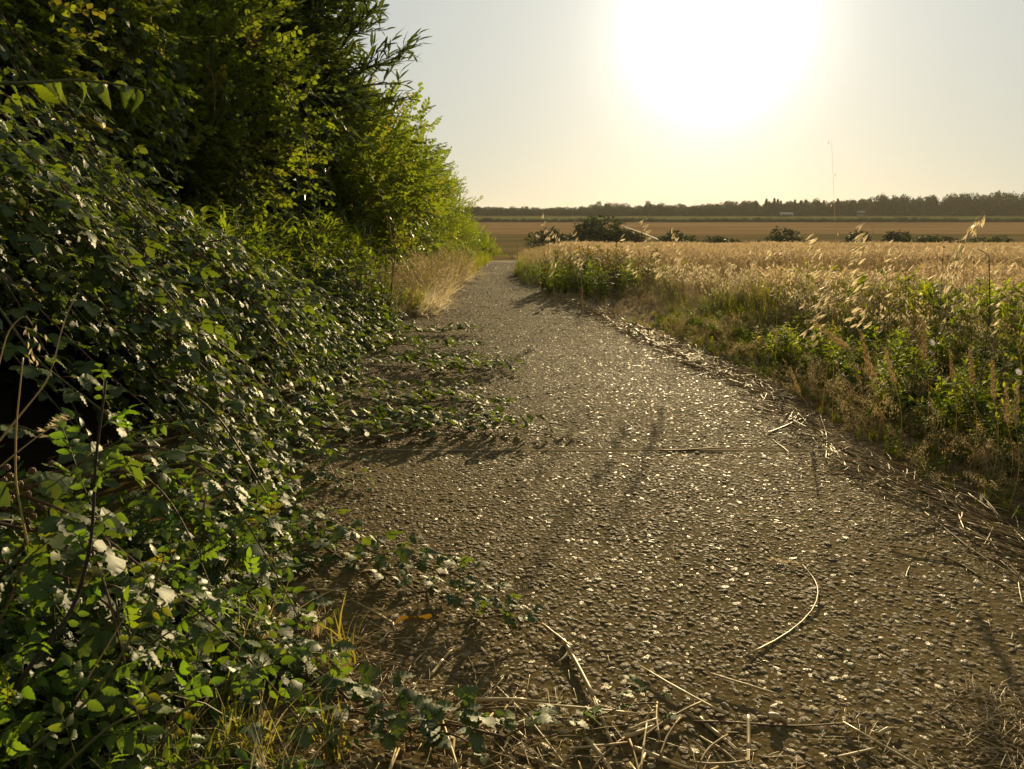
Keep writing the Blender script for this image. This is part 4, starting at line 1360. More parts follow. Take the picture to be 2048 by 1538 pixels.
EARM = grass_ear()
GE = [(1620, 640, 3.5, 1700, 700), (1720, 660, 3.4, 1745, 760), (1770, 695, 3.3, 1790, 770), (1900, 700, 3.0, 1905, 760), (1940, 690, 2.9, 1945, 770), (1985, 720, 2.8, 1988, 800), (2012, 765, 2.7, 2015, 850), (1845, 640, 3.3, 1850, 720), (2035, 760, 2.6, 2030, 850), (1580, 735, 4.0, 1600, 790)]
for k, (a, b, d_, a2, b2) in enumerate(GE):
    tip, low = pd(a, b, d_), pd(a2, b2, d_); z0 = float(G(d_))
    base = np.array([low[0] + (low[0] - tip[0]) * .5, d_, z0])
    T_ = thing('seeding_grass', tuple(map(float, base)), 'knobbly seeding grass stalk in the near verge, ' + ['leftmost and bent over', 'beside the bent one', 'under the middle of the green', 'before the dark stems', 'right of the one before the dark stems', 'third from the rim of the photograph', 'second from the rim of the photograph', 'standing highest in the green', 'at the rim of the photograph', 'by the turn of the verge'][k], 'grass stalk', 'seeding grass stalks of the near verge')
    s = np.linspace(0, 1, 8)[:, None]
    obj('stem', tri_mesh('stem', *tube(base * (1 - s) + low * s + np.array([.03, 0, 0]) * np.sin(s * 3.1), .0012, 4), [mDry]), T_)
    dv = tip - low; Ln = np.linalg.norm(dv)
    obj('seed_head', EARM, T_, M4(frames(np.array([[1., 0, 0]]) - (dv[None] / Ln) * (dv[0] / Ln), dv[None] / Ln)[0], low, Ln))


# wild oats standing above the crop
def spikelet():
    """two long papery husks that gape, open at the back, with a bent awn"""
    mb = MB()
    for s_ in (-1, 1):
        V, F = leaflet(1, .26, 6, .12, .5, 0)
        mb.add(V, F, 0, RZ(0) @ RX_(-math.pi / 2) @ RZ(s_ * .13) @ RY_(s_ * .8))
    mb.add(*tube([(0, 0, 0), (.05, 0, -.7), (.25, .05, -1.35)], .008, 3))
    return mb.mesh('spikelet', [mSeed])


SPK = spikelet()
OATS = [
    ('largest wild oat, pale husks hanging to one side above the wheat', (1745, 445), 3.6, (1760, 640), 30, -.55, 1.15),
    ('wild oat bending over to the right above the far hedge', (1962, 430), 3.9, (1860, 520), 20, .3, 1.1),
    ('thin wild oat with a broken line of husks, left of the largest', (1630, 468), 3.7, (1680, 560), 14, -.1, 1.0),
    ('wild oat just right of the largest with few upright husks', (1785, 480), 3.9, (1790, 560), 6, .1, 1.05),
    ('wild oat with dark heads beside it, below the one that bends right', (1925, 500), 4.0, (1880, 600), 9, .2, .9),
    ('low wild oat with bright husks below the largest', (1690, 545), 3.5, (1660, 640), 18, -.5, 1.05),
    ('tallest of the three wild oats in the dry grass by the path', (1290, 438), 6.3, (1330, 540), 16, .1, 1.25),
    ('wild oat right of the tallest in the dry grass by the path', (1345, 455), 6.5, (1365, 545), 18, .15, 1.2),
    ('drooping wild oat left of the tallest in the dry grass', (1255, 470), 6.6, (1290, 530), 10, -.3, 1.15),
    ('wild oat at the path side of the browned clump', (1085, 425), 8.0, (1110, 560), 14, .2, 1.5),
    ('wild oat bowed over the browned clump', (1100, 462), 8.4, (1160, 520), 12, .3, 1.4),
    ('wild oat in front of the far bushes, over the browned clump', (1150, 455), 8.6, (1165, 540), 9, .1, 1.4),
    ('small wild oat between the dry grass and the largest one', (1545, 495), 4.8, (1560, 560), 6, -.1, 1.1),
    ('wild oat among the wheat, right of the dark-headed one', (2010, 540), 4.1, (2020, 640), 9, -.2, 1.0),
]
for lab, (a, b), d_, (a2, b2), nsp, bend, sz in OATS:
    tip, low = pd(a, b, d_), pd(a2, b2, d_); z0 = float(G(d_))
    base = np.array([low[0] + (low[0] - tip[0]) * .15, d_, z0])
    T_ = thing('wild_oat', tuple(map(float, base)), lab, 'wild oat', 'wild oats standing above the crop')
    s = np.linspace(0, 1, 18)[:, None]
    ctrl = low * 2 - (base + tip) * .5
    P = base * (1 - s) ** 2 + 2 * low * s * (1 - s) + tip * s ** 2
    obj('stem', tri_mesh('stem', *tube(P, np.linspace(.0018, .0006, 18), 4), [mDry]), T_)
    bmb = MB()
    nsp = int(nsp * 1.6)
    for q in range(nsp):
        t = .52 + .48 * (q + 1) / nsp; p = P[min(17, int(t * 17))]
        off = np.array([bend * rng.uniform(.1, .3) + rng.normal(0, .02), rng.normal(0, .03), rng.uniform(-.02, .03)]) * (1.35 - t)
        e = p + off
        bmb.add(*tube([p, (p + e) / 2 + [0, 0, .02], e], .0004, 3))
        obj('spikelet', SPK, T_, M4(RY_(rng.normal(.85 if bend < .15 else .45, .22)) @ RZ(rng.uniform(0, 6.28)), e, .042 * sz * rng.uniform(.7, 1.15) if d_ < 5 else .04 * sz * rng.uniform(.8, 1.15)))
        obj_ = T_.children[-1] if False else None
    o = obj('panicle_branches', bmb.mesh('panicle_branches', [mDry]), T_); o['kind'] = 'stuff'

# two very tall thin stalks against the sky, and dark knapweed-like heads
for lab, top_, d_, low_ in (('very tall thin grass stalk rising far above the horizon', (1663, 280), 3.8, (1690, 520)), ('thin tall grass stalk above the browned clump', (1138, 372), 8.0, (1165, 520))):
    tip, low = pd(*top_, d_), pd(*low_, d_); base = low * 1.0; base[2] = float(G(d_)); base[0] += .03
    T_ = thing('grass_stalk', tuple(map(float, base)), lab, 'grass stalk')
    s = np.linspace(0, 1, 14)[:, None]
    P = base * (1 - s) ** 2 + 2 * (low * .5 + base * .5) * s * (1 - s) + tip * s ** 2
    obj('stem', tri_mesh('stem', *tube(P, np.linspace(.0012, .0004, 14), 3), [mDry]), T_)
    for q in range(4):
        obj('spikelet', SPK, T_, M4(RZ(q), P[13 - q] + [.012 * (q % 2 * 2 - 1), 0, -.005], .014))
KN = thistle_head(2); KN2 = KN.copy(); KN2.materials.clear(); KN2.materials.append(mTwig)
for k, (a, b, d_) in enumerate(((1888, 494, 4.2), (1896, 512, 4.3), (1885, 520, 4.2), (1915, 520, 4.3), (1928, 537, 4.2), (1900, 548, 4.1), (1948, 525, 4.3))):
    p = pd(a, b, d_); base = np.array([p[0] + .02, d_, float(G(d_))])
    T_ = thing('knapweed', tuple(map(float, base)), 'small dark knapweed head above the wheat, ' + ['highest of its cluster', 'second highest', 'leftmost', 'in the middle of the cluster', 'by the pale oat husks', 'lowest', 'rightmost'][k], 'knapweed', 'dark knapweed heads above the wheat')
    obj('stem', tri_mesh('stem', *tube([base, (base + p) / 2 + [.01, 0, 0], p], .0012, 3), [mTwig]), T_)
    obj('flower_head', KN2, T_, M4(np.eye(3), p, .010))
# a bent dead stem
tp, kn, bs = pd(1955, 498, 3.9), pd(1978, 512, 3.9), pd(1980, 620, 3.9)
bs2 = bs.copy(); bs2[2] = 0
T_ = thing('dead_stem', tuple(map(float, bs2)), 'dark dead stem with a broken-over top, standing in the wheat', 'dead stem')
obj('stem', tri_mesh('stem', *tube([bs2, bs, kn], .003, 4), [mTwig]), T_)
obj('broken_top', tri_mesh('broken_top', *tube([kn, (kn + tp) / 2 + [0, 0, .004], tp], .0018, 4), [mTwig]), T_)

# bindweed flowers
def bindweed():
    V = [(0, 0, 0)]; F = []
    n = 20
    for j, (r_, z_) in enumerate(((.12, .25), (.45, .5), (.95, .58), (1.05, .50))):
        for i in range(n):
            a = 2 * math.pi * i / n; k = 1 + .04 * math.cos(5 * a)
            V.append((r_ * k * math.cos(a), r_ * k * math.sin(a), z_ - .0 * j))
    for i in range(n): F.append((0, 1 + i, 1 + (i + 1) % n))
    for j in range(3):
        for i in range(n):
            a, b = 1 + j * n + i, 1 + j * n + (i + 1) % n
            F += [(a, a + n, b + n), (a, b + n, b)]
    return tri_mesh('bindweed_petals', np.array(V), np.array(F), [mPetal])


BW = bindweed()
for k, (a, b, d_, s_, lab) in enumerate(((1966, 1000, 2.72, .021, 'white bindweed flower open low over the dark hollow of the verge'), (1862, 686, 3.2, .013, 'small pale bindweed flower high in the green verge'), (2035, 745, 2.7, .012, 'bindweed flower half hidden at the rim of the photograph'))):
    p = pd(a, b, d_)
    T_ = thing('bindweed_flower', tuple(map(float, p)), lab, 'flower')
    obj('petals', BW, T_, M4(RX_(.95) @ RY_(.2), p, s_))
    obj('stalk', tri_mesh('stalk', *tube([p, p + [0.01, .03, -.02], p + [.03, .06, -.06]], .001, 3), [mGreenStem]), T_)
# white umbels far down the left verge of the wheat
for k, (a, b, d_) in enumerate(((1035, 487, 17), (1046, 490, 17.5), (1058, 488, 18), (1068, 492, 17), (1076, 490, 18))):
    p = pd(a, b, d_); base = np.array([p[0], d_, float(G(d_))])
    T_ = thing('umbel_plant', tuple(map(float, base)), 'white umbel flower beyond the green clump, ' + ['leftmost', 'second from the path', 'middle one', 'fourth from the path', 'nearest the wheat'][k], 'flower', 'white umbels beyond the green clump')
    obj('stem', tri_mesh('stem', *tube([base, p], .004, 3), [mGreenStem]), T_)
    mb = MB()
    for q in range(16):
        c_ = np.array([rng.normal(0, .04), rng.normal(0, .04), rng.normal(0, .006)])
        mb.add([c_ + [-.008, -.008, 0], c_ + [.008, -.008, .002], c_ + [0, .01, 0]], [(0, 1, 2)])
    obj('umbel', mb.mesh('umbel', [mPetal], False), T_, M4(np.eye(3), p))


# ------------------------------------------------------------------ straw on the path
def straw_mesh(k, bent=.03):
    r = np.random.default_rng(900 + k)
    t = np.linspace(0, 1, 7)
    P = np.stack([t - .5, bent * np.sin(t * math.pi) + .0012 * r.normal(0, 1, 7), .0 * t + .008 + .003 * np.sin(t * 3 + k)], 1)
    rad = np.array([.0075, .0085, .008, .0105, .008, .0075, .0065])
    V, F = tube(P, rad, 6)
    return tri_mesh('straw_%s' % 'abcdef'[k], V, F, [mStraw if k < 4 else mStrawOld])


STR = [straw_mesh(0, .0), straw_mesh(1, .012), straw_mesh(2, -.006), straw_mesh(3, .004), straw_mesh(4, .02), straw_mesh(5, -.03)]
n = 5600
y = rng.uniform(1.9, 11, n) ** 1; side = rng.random(n)
x = RE(y) + rng.normal(-.04, .075, n) + .03 * np.sin(y * 3)
az = np.arctan2(-1, np.interp(y, [2, 5, 7, 12], [.28, .35, .5, .5])) + rng.normal(0, .55, n)
z = np.maximum(path_z(x, y), np.where(x > RE(y), vz(x, y), 0)) + rng.uniform(.006, .035, n)
s = rng.uniform(.06, .24, n)
sc3 = np.stack([s, np.full(n, .22) * rng.uniform(.5, 1.2, n), np.full(n, .22) * rng.uniform(.5, 1.2, n)], 1)
Rm = rotz(az)
ti = np.array([RY_(q) for q in rng.normal(0, .06, n)]); Rm = np.einsum('nij,njk->nik', Rm, ti)
iv, dep = inview(np.stack([x, y, z], 1))
dn = np.clip(1.1 - .06 * y, .25, 1) * np.clip(.65 + 1.4 * fb(y * 1.1, y * 0 + 3, 12), .15, 1)
k_ = rng.random(n) < dn
scatter('straw_litter', STR, np.stack([x, y, z], 1)[k_], Rm[k_], sc3[k_], label='band of pale broken straw along the right edge of the path', kind='stuff')
# thin scatter of crumbs of straw on the rest of the path
n = 2600
y = rng.uniform(1.15, 11, n); f = rng.random(n)
x = np.where(f < .55, RE(y) - np.abs(rng.normal(0, .3, n)), E(y) + np.abs(rng.normal(0, .25, n)) + .1)
k_ = (x > E(y)) & (x < RE(y) + .2); x, y = x[k_], y[k_]; n = len(x)
s = rng.uniform(.012, .05, n)
scatter('straw_litter', STR, np.stack([x, y, path_z(x, y) + .007], 1), rotz(rng.uniform(0, 6.28, n)), np.stack([s, s * 0 + .1, s * 0 + .1], 1), label='crumbs of straw strewn thinly over the pebbles', kind='stuff')
n = 55
y = 1.2 + np.abs(rng.normal(0, .2, n)); x = rng.normal(.12, .22, n)
s = rng.uniform(.05, .17, n)
k_ = x > E(y) + .05
scatter('straw_litter', STR, np.stack([x, y, path_z(x, y) + rng.uniform(.008, .02, n)], 1)[k_], rotz(rng.uniform(0, 6.28, n))[k_], np.stack([s, s * 0 + .28, s * 0 + .28], 1)[k_], label='broken straws heaped around the front bramble shoots', kind='stuff')
n = 10
y = 1.22 + np.abs(rng.normal(0, .16, n)); x = rng.normal(.16, .2, n); s = rng.uniform(.10, .24, n)
scatter('straw_litter', STR, np.stack([x, y, path_z(x, y) + rng.uniform(.012, .026, n)], 1), rotz(rng.normal(1.9, .8, n)), np.stack([s, s * 0 + .34, s * 0 + .30], 1), label='thick pale straws crossing each other at the front of the path', kind='stuff')
# mat of chaff in the front right corner
n = 1900
y = rng.uniform(1.18, 1.62, n); x = rng.uniform(.45, 1.15, n)
k_ = rng.random(n) < np.clip((x - .55) * 1.6 - (y - 1.3) * 2.6 + .2 + fb(x * 6, y * 6, 3), 0, 1); x, y = x[k_], y[k_]; n = len(x)
s = rng.uniform(.02, .075, n)
scatter('chaff', STR, np.stack([x, y, path_z(x, y) + rng.uniform(.006, .02, n)], 1), rotz(rng.uniform(0, 6.28, n)), np.stack([s, s * 0 + .07, s * 0 + .07], 1), label='mat of fine brown chaff in the near corner of the path', kind='stuff')
n = 1500
y = rng.uniform(1.15, 1.85, n); x = rng.uniform(-.45, .45, n)
k_ = rng.random(n) < np.clip(.9 - (y - 1.15) * 1.6 - x * .8 + fb(x * 6, y * 6, 3), 0, 1); x, y = x[k_], y[k_]; n = len(x)
s = rng.uniform(.02, .09, n)
scatter('chaff', STR, np.stack([x, y, path_z(x, y) + rng.uniform(.006, .02, n)], 1), rotz(rng.uniform(0, 6.28, n)), np.stack([s, s * 0 + .09, s * 0 + .09], 1), label='fine broken straw around the front bramble shoots', kind='stuff')

# single straws: label, polyline in picture points of the path surface, thickness
STRAWS = [
    ('long split straw lying up the path at the front, the thickest one', [(1127, 1280), (1180, 1380), (1222, 1482)], .0042, 0),
    ('flat straw lying crosswise by the front brambles', [(950, 1402), (1040, 1398), (1125, 1400)], .0034, 0),
    ('straw pointing up to the end of the crosswise one', [(1030, 1452), (1080, 1425), (1120, 1404)], .0036, 0),
    ('short thick straw right of the front bramble shoot', [(1243, 1475), (1300, 1452), (1358, 1438)], .004, 0),
    ('short straw alone on the pebbles beside the dry curled leaf', [(862, 1345), (882, 1322), (903, 1302)], .0034, 0),
    ('thin bent straw arched over the front straws, peaked in its middle', [(905, 1450), (950, 1410), (990, 1366)], .0016, 0),
    ('thin straw running down from the peak to the bottom rim', [(990, 1366), (1060, 1440), (1140, 1538)], .002, 0),
    ('straw at the bottom rim with its thick end up', [(1172, 1480), (1200, 1510), (1228, 1545)], .0042, 0),
    ('straw at the bottom running away to the right', [(1268, 1498), (1330, 1515), (1390, 1534)], .0036, 0),
    ('upright straw by the bottom rim', [(1497, 1430), (1498, 1480), (1496, 1538)], .0034, 0),
    ('slanting straw left of the upright one at the bottom', [(1400, 1432), (1435, 1462), (1478, 1505)], .0036, 0),
    ('thin straw below the slanting one', [(1400, 1465), (1440, 1492), (1480, 1528)], .0022, 0),
    ('short straw right of the long brown twig', [(1757, 1463), (1775, 1457), (1795, 1452)], .0036, 0),
    ('blunt piece of straw lying above the long brown twig', [(1538, 1432), (1556, 1434), (1573, 1437)], .0058, 0),
    ('long brown twig lying crosswise at the front', [(1385, 1443), (1500, 1440), (1610, 1443), (1725, 1442)], .002, 1),
    ('bleached stalk curved like a hook in the middle of the right half', [(1492, 1308), (1560, 1270), (1630, 1220), (1640, 1180), (1628, 1146), (1605, 1125)], .0022, 0),
    ('straw lying crosswise on the first joint of the path', [(1320, 898), (1380, 896), (1445, 895)], .0032, 1),
    ('long thin straw coming from the right rim towards the verge', [(1850, 1020), (1950, 1100), (2060, 1170)], .002, 0),
    ('second thin straw beside the long one at the right rim', [(1920, 1120), (1990, 1150), (2060, 1190)], .0016, 0),
    ('brown stalk lying by the right verge, thicker at one end', [(1780, 1088), (1850, 1100), (1920, 1118), (1965, 1150)], .003, 1),
    ('tiny straw standing out left of the brown stalk', [(1812, 1152), (1815, 1138), (1820, 1124)], .0016, 0),
    ('straw arched out of the verge by the straw band, its tip on the pebbles', [(1640, 830), (1655, 870), (1652, 922)], .003, 0),
    ('straw propped across the middle of the straw band', [(1535, 864), (1580, 845), (1640, 822)], .003, 0),
    ('thin straw lying far out from the straw band', [(1545, 875), (1565, 890), (1580, 905)], .002, 0),
    ('short straw near the smooth patch at the near bramble runner', [(600, 1178), (640, 1180), (690, 1184)], .003, 0),
    ('thin green stalk by the near bramble runner', [(610, 1192), (700, 1193), (800, 1199)], .0018, 1),
    ('straw at the end of the path by the green clump, bleached', [(1195, 640), (1160, 628), (1120, 618)], .004, 0),
    ('straw lying on the far path by the bleached grass', [(945, 548), (950, 552), (957, 556)], .006, 0),
]
for k, (lab, pts, rad, old) in enumerate(STRAWS):
    rad *= 1.3 if rad > .003 else 1.1
    Q = np.array([px(a, b, .012) for a, b in pts]); t = np.linspace(0, len(Q) - 1, 13)
    P = np.stack([np.interp(t, np.arange(len(Q)), Q[:, i]) for i in range(3)], 1)
    for _ in range(2): P[1:-1] = (P[:-2] + 2 * P[1:-1] + P[2:]) / 4
    P[:, 2] = path_z(P[:, 0], P[:, 1]) + .008 + rad * .8 + .004 * np.sin(t * 2 + k)
    rr_ = rad * (1 - .25 * np.linspace(0, 1, 13)); rr_[6] *= 1.18
    T_ = thing('twig' if 'twig' in lab else 'straw', tuple(map(float, P[0])), lab, 'twig' if 'twig' in lab else 'straw', None if 'twig' in lab else 'single straws on the path')
    if rad >= .0044:
        cut = 7
        obj('stalk', tri_mesh('stalk', *tube(P[:cut + 1], rr_[:cut + 1], 7), [mStraw]), T_)
        sh = MB(); side = np.array([.0009, .0006, 0])
        sh.add(*tube(P[cut:] + side * 2, rr_[cut:] * .62, 5)); obj('sheath', sh.mesh('sheath', [mStraw]), T_)
        sh = MB(); sh.add(*tube(P[cut:] - side * 2, rr_[cut:] * .6, 5)); obj('sheath', sh.mesh('sheath', [mStrawOld]), T_)
    else:
        obj('stalk', tri_mesh('stalk', *tube(P, rr_, 6), [mStem if 'twig' in lab else mGreenStem if 'green' in lab else mStrawOld if old else mStraw]), T_)
    if 'hook' in lab:
        for q in range(11):
            e = P[-1] + np.array([-.012 * q * .6 - .004, .003 * q, .004 + .003 * (q % 2)])
            obj('spikelet', SPK, T_, M4(RY_(1.4 + .3 * math.sin(q)) @ RX_(.3 * math.cos(q * 2)), e, .016))
# curled dry leaf with its stalk
Q = np.array([px(a, b, .015) for a, b in ((703, 1200), (745, 1222), (785, 1246), (790, 1262))])
T_ = thing('dry_leaf', tuple(map(float, Q[0])), 'curled orange-brown dry reed leaf on its straw by the near brambles', 'dry leaf')
obj('stalk', tri_mesh('stalk', *tube(Q, [.002, .0032, .0038, .003], 6), [mStraw]), T_)
Q = np.array([px(a, b, z_) for a, b, z_ in ((787, 1252, .012), (800, 1233, .04), (822, 1238, .03), (845, 1236, .035), (864, 1228, .05), (866, 1246, .03), (850, 1262, .012))])
t = np.linspace(0, 6, 20); P = np.stack([np.interp(t, np.arange(7), Q[:, i]) for i in range(3)], 1)
for _ in range(2): P[1:-1] = (P[:-2] + 2 * P[1:-1] + P[2:]) / 4
w = .007 * np.sin(np.linspace(.35, 3.05, 20))[:, None]
V = np.concatenate([P + w * [0, -.3, 1], P, P + w * [0, -.5, -1]]).reshape(3, 20, 3).transpose(1, 0, 2).reshape(-1, 3)
obj('blade', tri_mesh('blade', V, quads(3, 20), [mDryLeaf]), T_)


rng = np.random.default_rng(41)
# ------------------------------------------------------------------ near left: dog rose, grass, dry stems
ROSES = [
    ('dark-stemmed dog rose leaning up from the front corner', [(-40, 1480, 1.15), (60, 1330, 1.2), (150, 1220, 1.25), (185, 1080, 1.3), (190, 920, 1.32), (212, 762, 1.34)], mTwig, .004, 26),
    ('dog rose shoot with bright leaves over the near brambles', [(60, 1500, 1.05), (180, 1400, 1.1), (250, 1300, 1.15), (300, 1200, 1.2), (330, 1110, 1.25)], mGreenStem, .0025, 20),
    ('dog rose shoot reaching towards the smooth patch of path', [(200, 1250, 1.5), (330, 1160, 1.6), (430, 1080, 1.7), (500, 1030, 1.75), (545, 985, 1.8)], mGreenStem, .0022, 20),
    ('low dog rose shoot at the bottom rim', [(100, 1560, .98), (220, 1450, 1.0), (330, 1400, 1.05), (420, 1350, 1.1)], mGreenStem, .0022, 16),
    ('dog rose shoot over the front bramble leaves', [(330, 1450, 1.2), (430, 1370, 1.25), (540, 1330, 1.3), (640, 1300, 1.35), (680, 1340, 1.36)], mStem, .002, 16),
    ('dog rose shoot at the rim of the photograph', [(-30, 1300, 1.2), (20, 1200, 1.25), (50, 1120, 1.3), (100, 1080, 1.3)], mStem, .002, 14),
    ('dog rose shoot between the dark stem and the path', [(230, 1330, 1.35), (330, 1270, 1.4), (440, 1200, 1.5), (560, 1130, 1.6)], mGreenStem, .002, 18),
    ('small dog rose shoot beneath the bright upper leaves', [(90, 1010, 1.4), (160, 930, 1.45), (240, 880, 1.5), (300, 850, 1.5)], mGreenStem, .002, 14),
]
for k, (lab, pts, mt, rad, nl) in enumerate(ROSES):
    Q = np.array([pd(a, b, d_) for a, b, d_ in pts]); t = np.linspace(0, len(Q) - 1, 24)
    P = np.stack([np.interp(t, np.arange(len(Q)), Q[:, i]) for i in range(3)], 1)
    for _ in range(3): P[1:-1] = (P[:-2] + 2 * P[1:-1] + P[2:]) / 4
    P = np.concatenate([[[P[0, 0] - .05, P[0, 1] + .05, min(P[0, 2] - .05, .02)]], P])
    T_ = thing('dog_rose', tuple(map(float, P[0])), lab, 'dog rose', 'dog rose shoots in the front corner')
    obj('stem', tri_mesh('stem', *tube(P, np.linspace(rad * 1.2, rad * .5, 25), 6), [mt]), T_)
    c_, T, q = nodes_along(P[3:], .036)
    for i in range(len(c_)):
        az = i * 2.4 + k
        d_ = np.array([math.cos(az) * .9 + .25, math.sin(az) * .7, rng.uniform(.1, .7)]) + T[i] * .5
        Rm = frames(d_[None], np.array([[0.1, -.25, 1.]]) + rng.normal(0, .3, (1, 3)))[0]
        obj('leaf', ROSE[i % 3], T_, M4(Rm, c_[i], rng.uniform(.078, .12) * (1 - .3 * q[i])))
# rose and bramble ground cover in the corner
n = 3600
y = rng.uniform(.9, 2.3, n); x = E(y) - rng.uniform(.0, 1.5, n)
z = mound(x, y) - rng.uniform(-.03, .22, n)
k_ = (z > .02) & (rng.random(n) < .75) & (((np.stack([x, y, z], 1) - HOLES[0][0]) ** 2).sum(1) > .4 ** 2); x, y, z = x[k_], y[k_], z[k_]; n = len(x)
d_ = np.stack([rng.normal(.3, .6, n), rng.normal(-.1, .6, n), rng.uniform(-.1, .8, n)], 1)
scatter('undergrowth', ROSE, np.stack([x, y, z], 1), frames(d_, np.tile([.1, -.2, 1.], (n, 1)) + rng.normal(0, .35, (n, 3))), rng.uniform(.065, .115, n), label='small bright leaves of young shoots filling the front corner', kind='stuff')
n = 90
y = rng.uniform(1.0, 2.0, n); x = E(y) - rng.uniform(-.02, 1.0, n)
scatter('corner_grass', GRN + DRYT, np.stack([x, y, G(y)], 1), rnd_tilt(rng.uniform(0, 6.28, n), np.abs(rng.normal(0, .45, n))), rng.uniform(.08, .2, n), label='yellowing grass between the brambles in the front corner', kind='stuff')


def stem_thing(name, lab, cat, pts, rad, mt, extra=None):
    Q = np.array([pd(a, b, d_) for a, b, d_ in pts]); t = np.linspace(0, len(Q) - 1, 20)
    P = np.stack([np.interp(t, np.arange(len(Q)), Q[:, i]) for i in range(3)], 1)
    for _ in range(2): P[1:-1] = (P[:-2] + 2 * P[1:-1] + P[2:]) / 4
    T_ = thing(name, tuple(map(float, P[0])), lab, cat)
    obj('stem', tri_mesh('stem', *tube(P, np.linspace(rad, rad * .5, 20), 5), [mt]), T_)
    return T_, P


T_, P = stem_thing('dry_grass_stalk', 'pinkish dry stalk standing nearly upright at the left rim', 'grass stalk', [(55, 1090, 1.3), (30, 960, 1.3), (32, 850, 1.3), (46, 715, 1.3)], .0022, mStraw)
T_, P = stem_thing('dry_grass_stalk', 'bent grass stalk with a nodding seed head before the dark gap', 'grass stalk', [(-40, 900, 1.5), (-10, 760, 1.5), (15, 660, 1.5), (50, 628, 1.5), (66, 650, 1.5)], .0016, mStraw)
for q in range(12):
    obj('spikelet', SPK, T_, M4(RZ(q) @ RY_(.3), P[19] + np.array([rng.normal(0, .008), rng.normal(0, .01), -.006 * q]), .014))
T_, P = stem_thing('dry_grass_stalk', 'kinked straw leaning against the dark gap', 'grass stalk', [(-20, 905, 1.4), (40, 830, 1.4), (100, 757, 1.4), (128, 640, 1.42), (155, 585, 1.44)], .0018, mStraw)
T_, P = stem_thing('dry_grass_stalk', 'long thin straw rising from the corner brambles', 'grass stalk', [(150, 1400, 1.2), (210, 1300, 1.22), (270, 1200, 1.24), (330, 1120, 1.26)], .0012, mStraw)
T_, P = stem_thing('dry_grass_stalk', 'broken brown stalk by the near bramble leaves', 'grass stalk', [(405, 1030, 1.9), (412, 990, 1.9), (416, 965, 1.9)], .003, mStrawOld)
T_, P = stem_thing('dry_grass_stalk', 'pale stalk with oat husks crossing the upper rose leaves', 'grass stalk', [(-20, 950, 1.3), (40, 900, 1.3), (90, 862, 1.3), (140, 838, 1.3)], .0014, mStraw)
for q in range(8):
    obj('spikelet', SPK, T_, M4(RY_(1.9) @ RX_(rng.normal(0, .4)), P[12 + q % 8] + rng.normal(0, .006, 3), .016))

# unripe blackberries
def berry():
    mb = MB()
    for i in range(26):
        k = (i + .5) / 26; ph = math.acos(1 - 2 * k); th = i * 2.4
        c_ = np.array([math.sin(ph) * math.cos(th), math.sin(ph) * math.sin(th), math.cos(ph)]) * .72
        V = []
        for j in range(4):
            for a in range(6):
                V.append(c_ + .34 * np.array([math.sin(j * 1.05) * math.cos(a * 1.047), math.sin(j * 1.05) * math.sin(a * 1.047), math.cos(j * 1.05)]))
        mb.add(np.array(V), quads(6, 4, True))
    return mb.mesh('berry', [mBerry])


BER = berry()
for lab, cen, d_, nb, spr in (('cluster of brown unripe blackberries at the left rim', (35, 990), 1.35, 26, (.045, .03, .04)), ('smaller cluster of unripe blackberries under the large one', (80, 1065), 1.4, 12, (.03, .02, .018))):
    c0 = pd(*cen, d_)
    T_ = thing('blackberry_cluster', tuple(map(float, c0)), lab, 'berries')
    obj('stalk', tri_mesh('stalk', *tube([c0 + [-.1, .03, -.02], c0 + [-.04, 0, .02], c0 + [.03, 0, -.01]], .0018, 4), [mStem]), T_)
    for q in range(nb):
        obj('berry', BER, T_, M4(RZ(q), c0 + rng.normal(0, 1, 3) * np.array(spr) * .7, rng.uniform(.005, .0075)))

# backlit sprig at the top left and blurred one very near at the bottom
for lab, pts, nl, ls_ in (('backlit yellow-green bramble sprig held out against the dark top of the hedge', [(-30, 168, 1.15), (60, 166, 1.15), (150, 160, 1.15), (230, 168, 1.15), (290, 180, 1.15)], 13, .038),
                          ('blurred yellow-green sprig very near the camera at the bottom', [(330, 1600, .62), (370, 1540, .62), (410, 1520, .62), (440, 1515, .62)], 9, .024)):
    Q = np.array([pd(*q) for q in pts]); t = np.linspace(0, len(Q) - 1, 16)
    P = np.stack([np.interp(t, np.arange(len(Q)), Q[:, i]) for i in range(3)], 1)
    T_ = thing('leafy_sprig', tuple(map(float, P[0])), lab, 'sprig')
    obj('stem', tri_mesh('stem', *tube(P, np.linspace(.0028, .0012, 16), 5), [mGreenStem]), T_)
    lf = tri_mesh('sprig_leaf', *leaflet(1, .55, 12, .75, .5, .03), [mSprig])
    for q in range(nl):
        i = int(2 + 13 * q / nl); az = (1 if q % 2 else -1)
        d_ = np.array([rng.uniform(.2, .9), rng.normal(0, .6), az * rng.uniform(.1, .7) - .5])
        Rm = frames(d_[None], np.array([[.2, -.5, .8]]) + rng.normal(0, .6, (1, 3)))[0]
        obj('leaf', lf, T_, M4(Rm, P[i], ls_ * rng.uniform(.6, 1)))


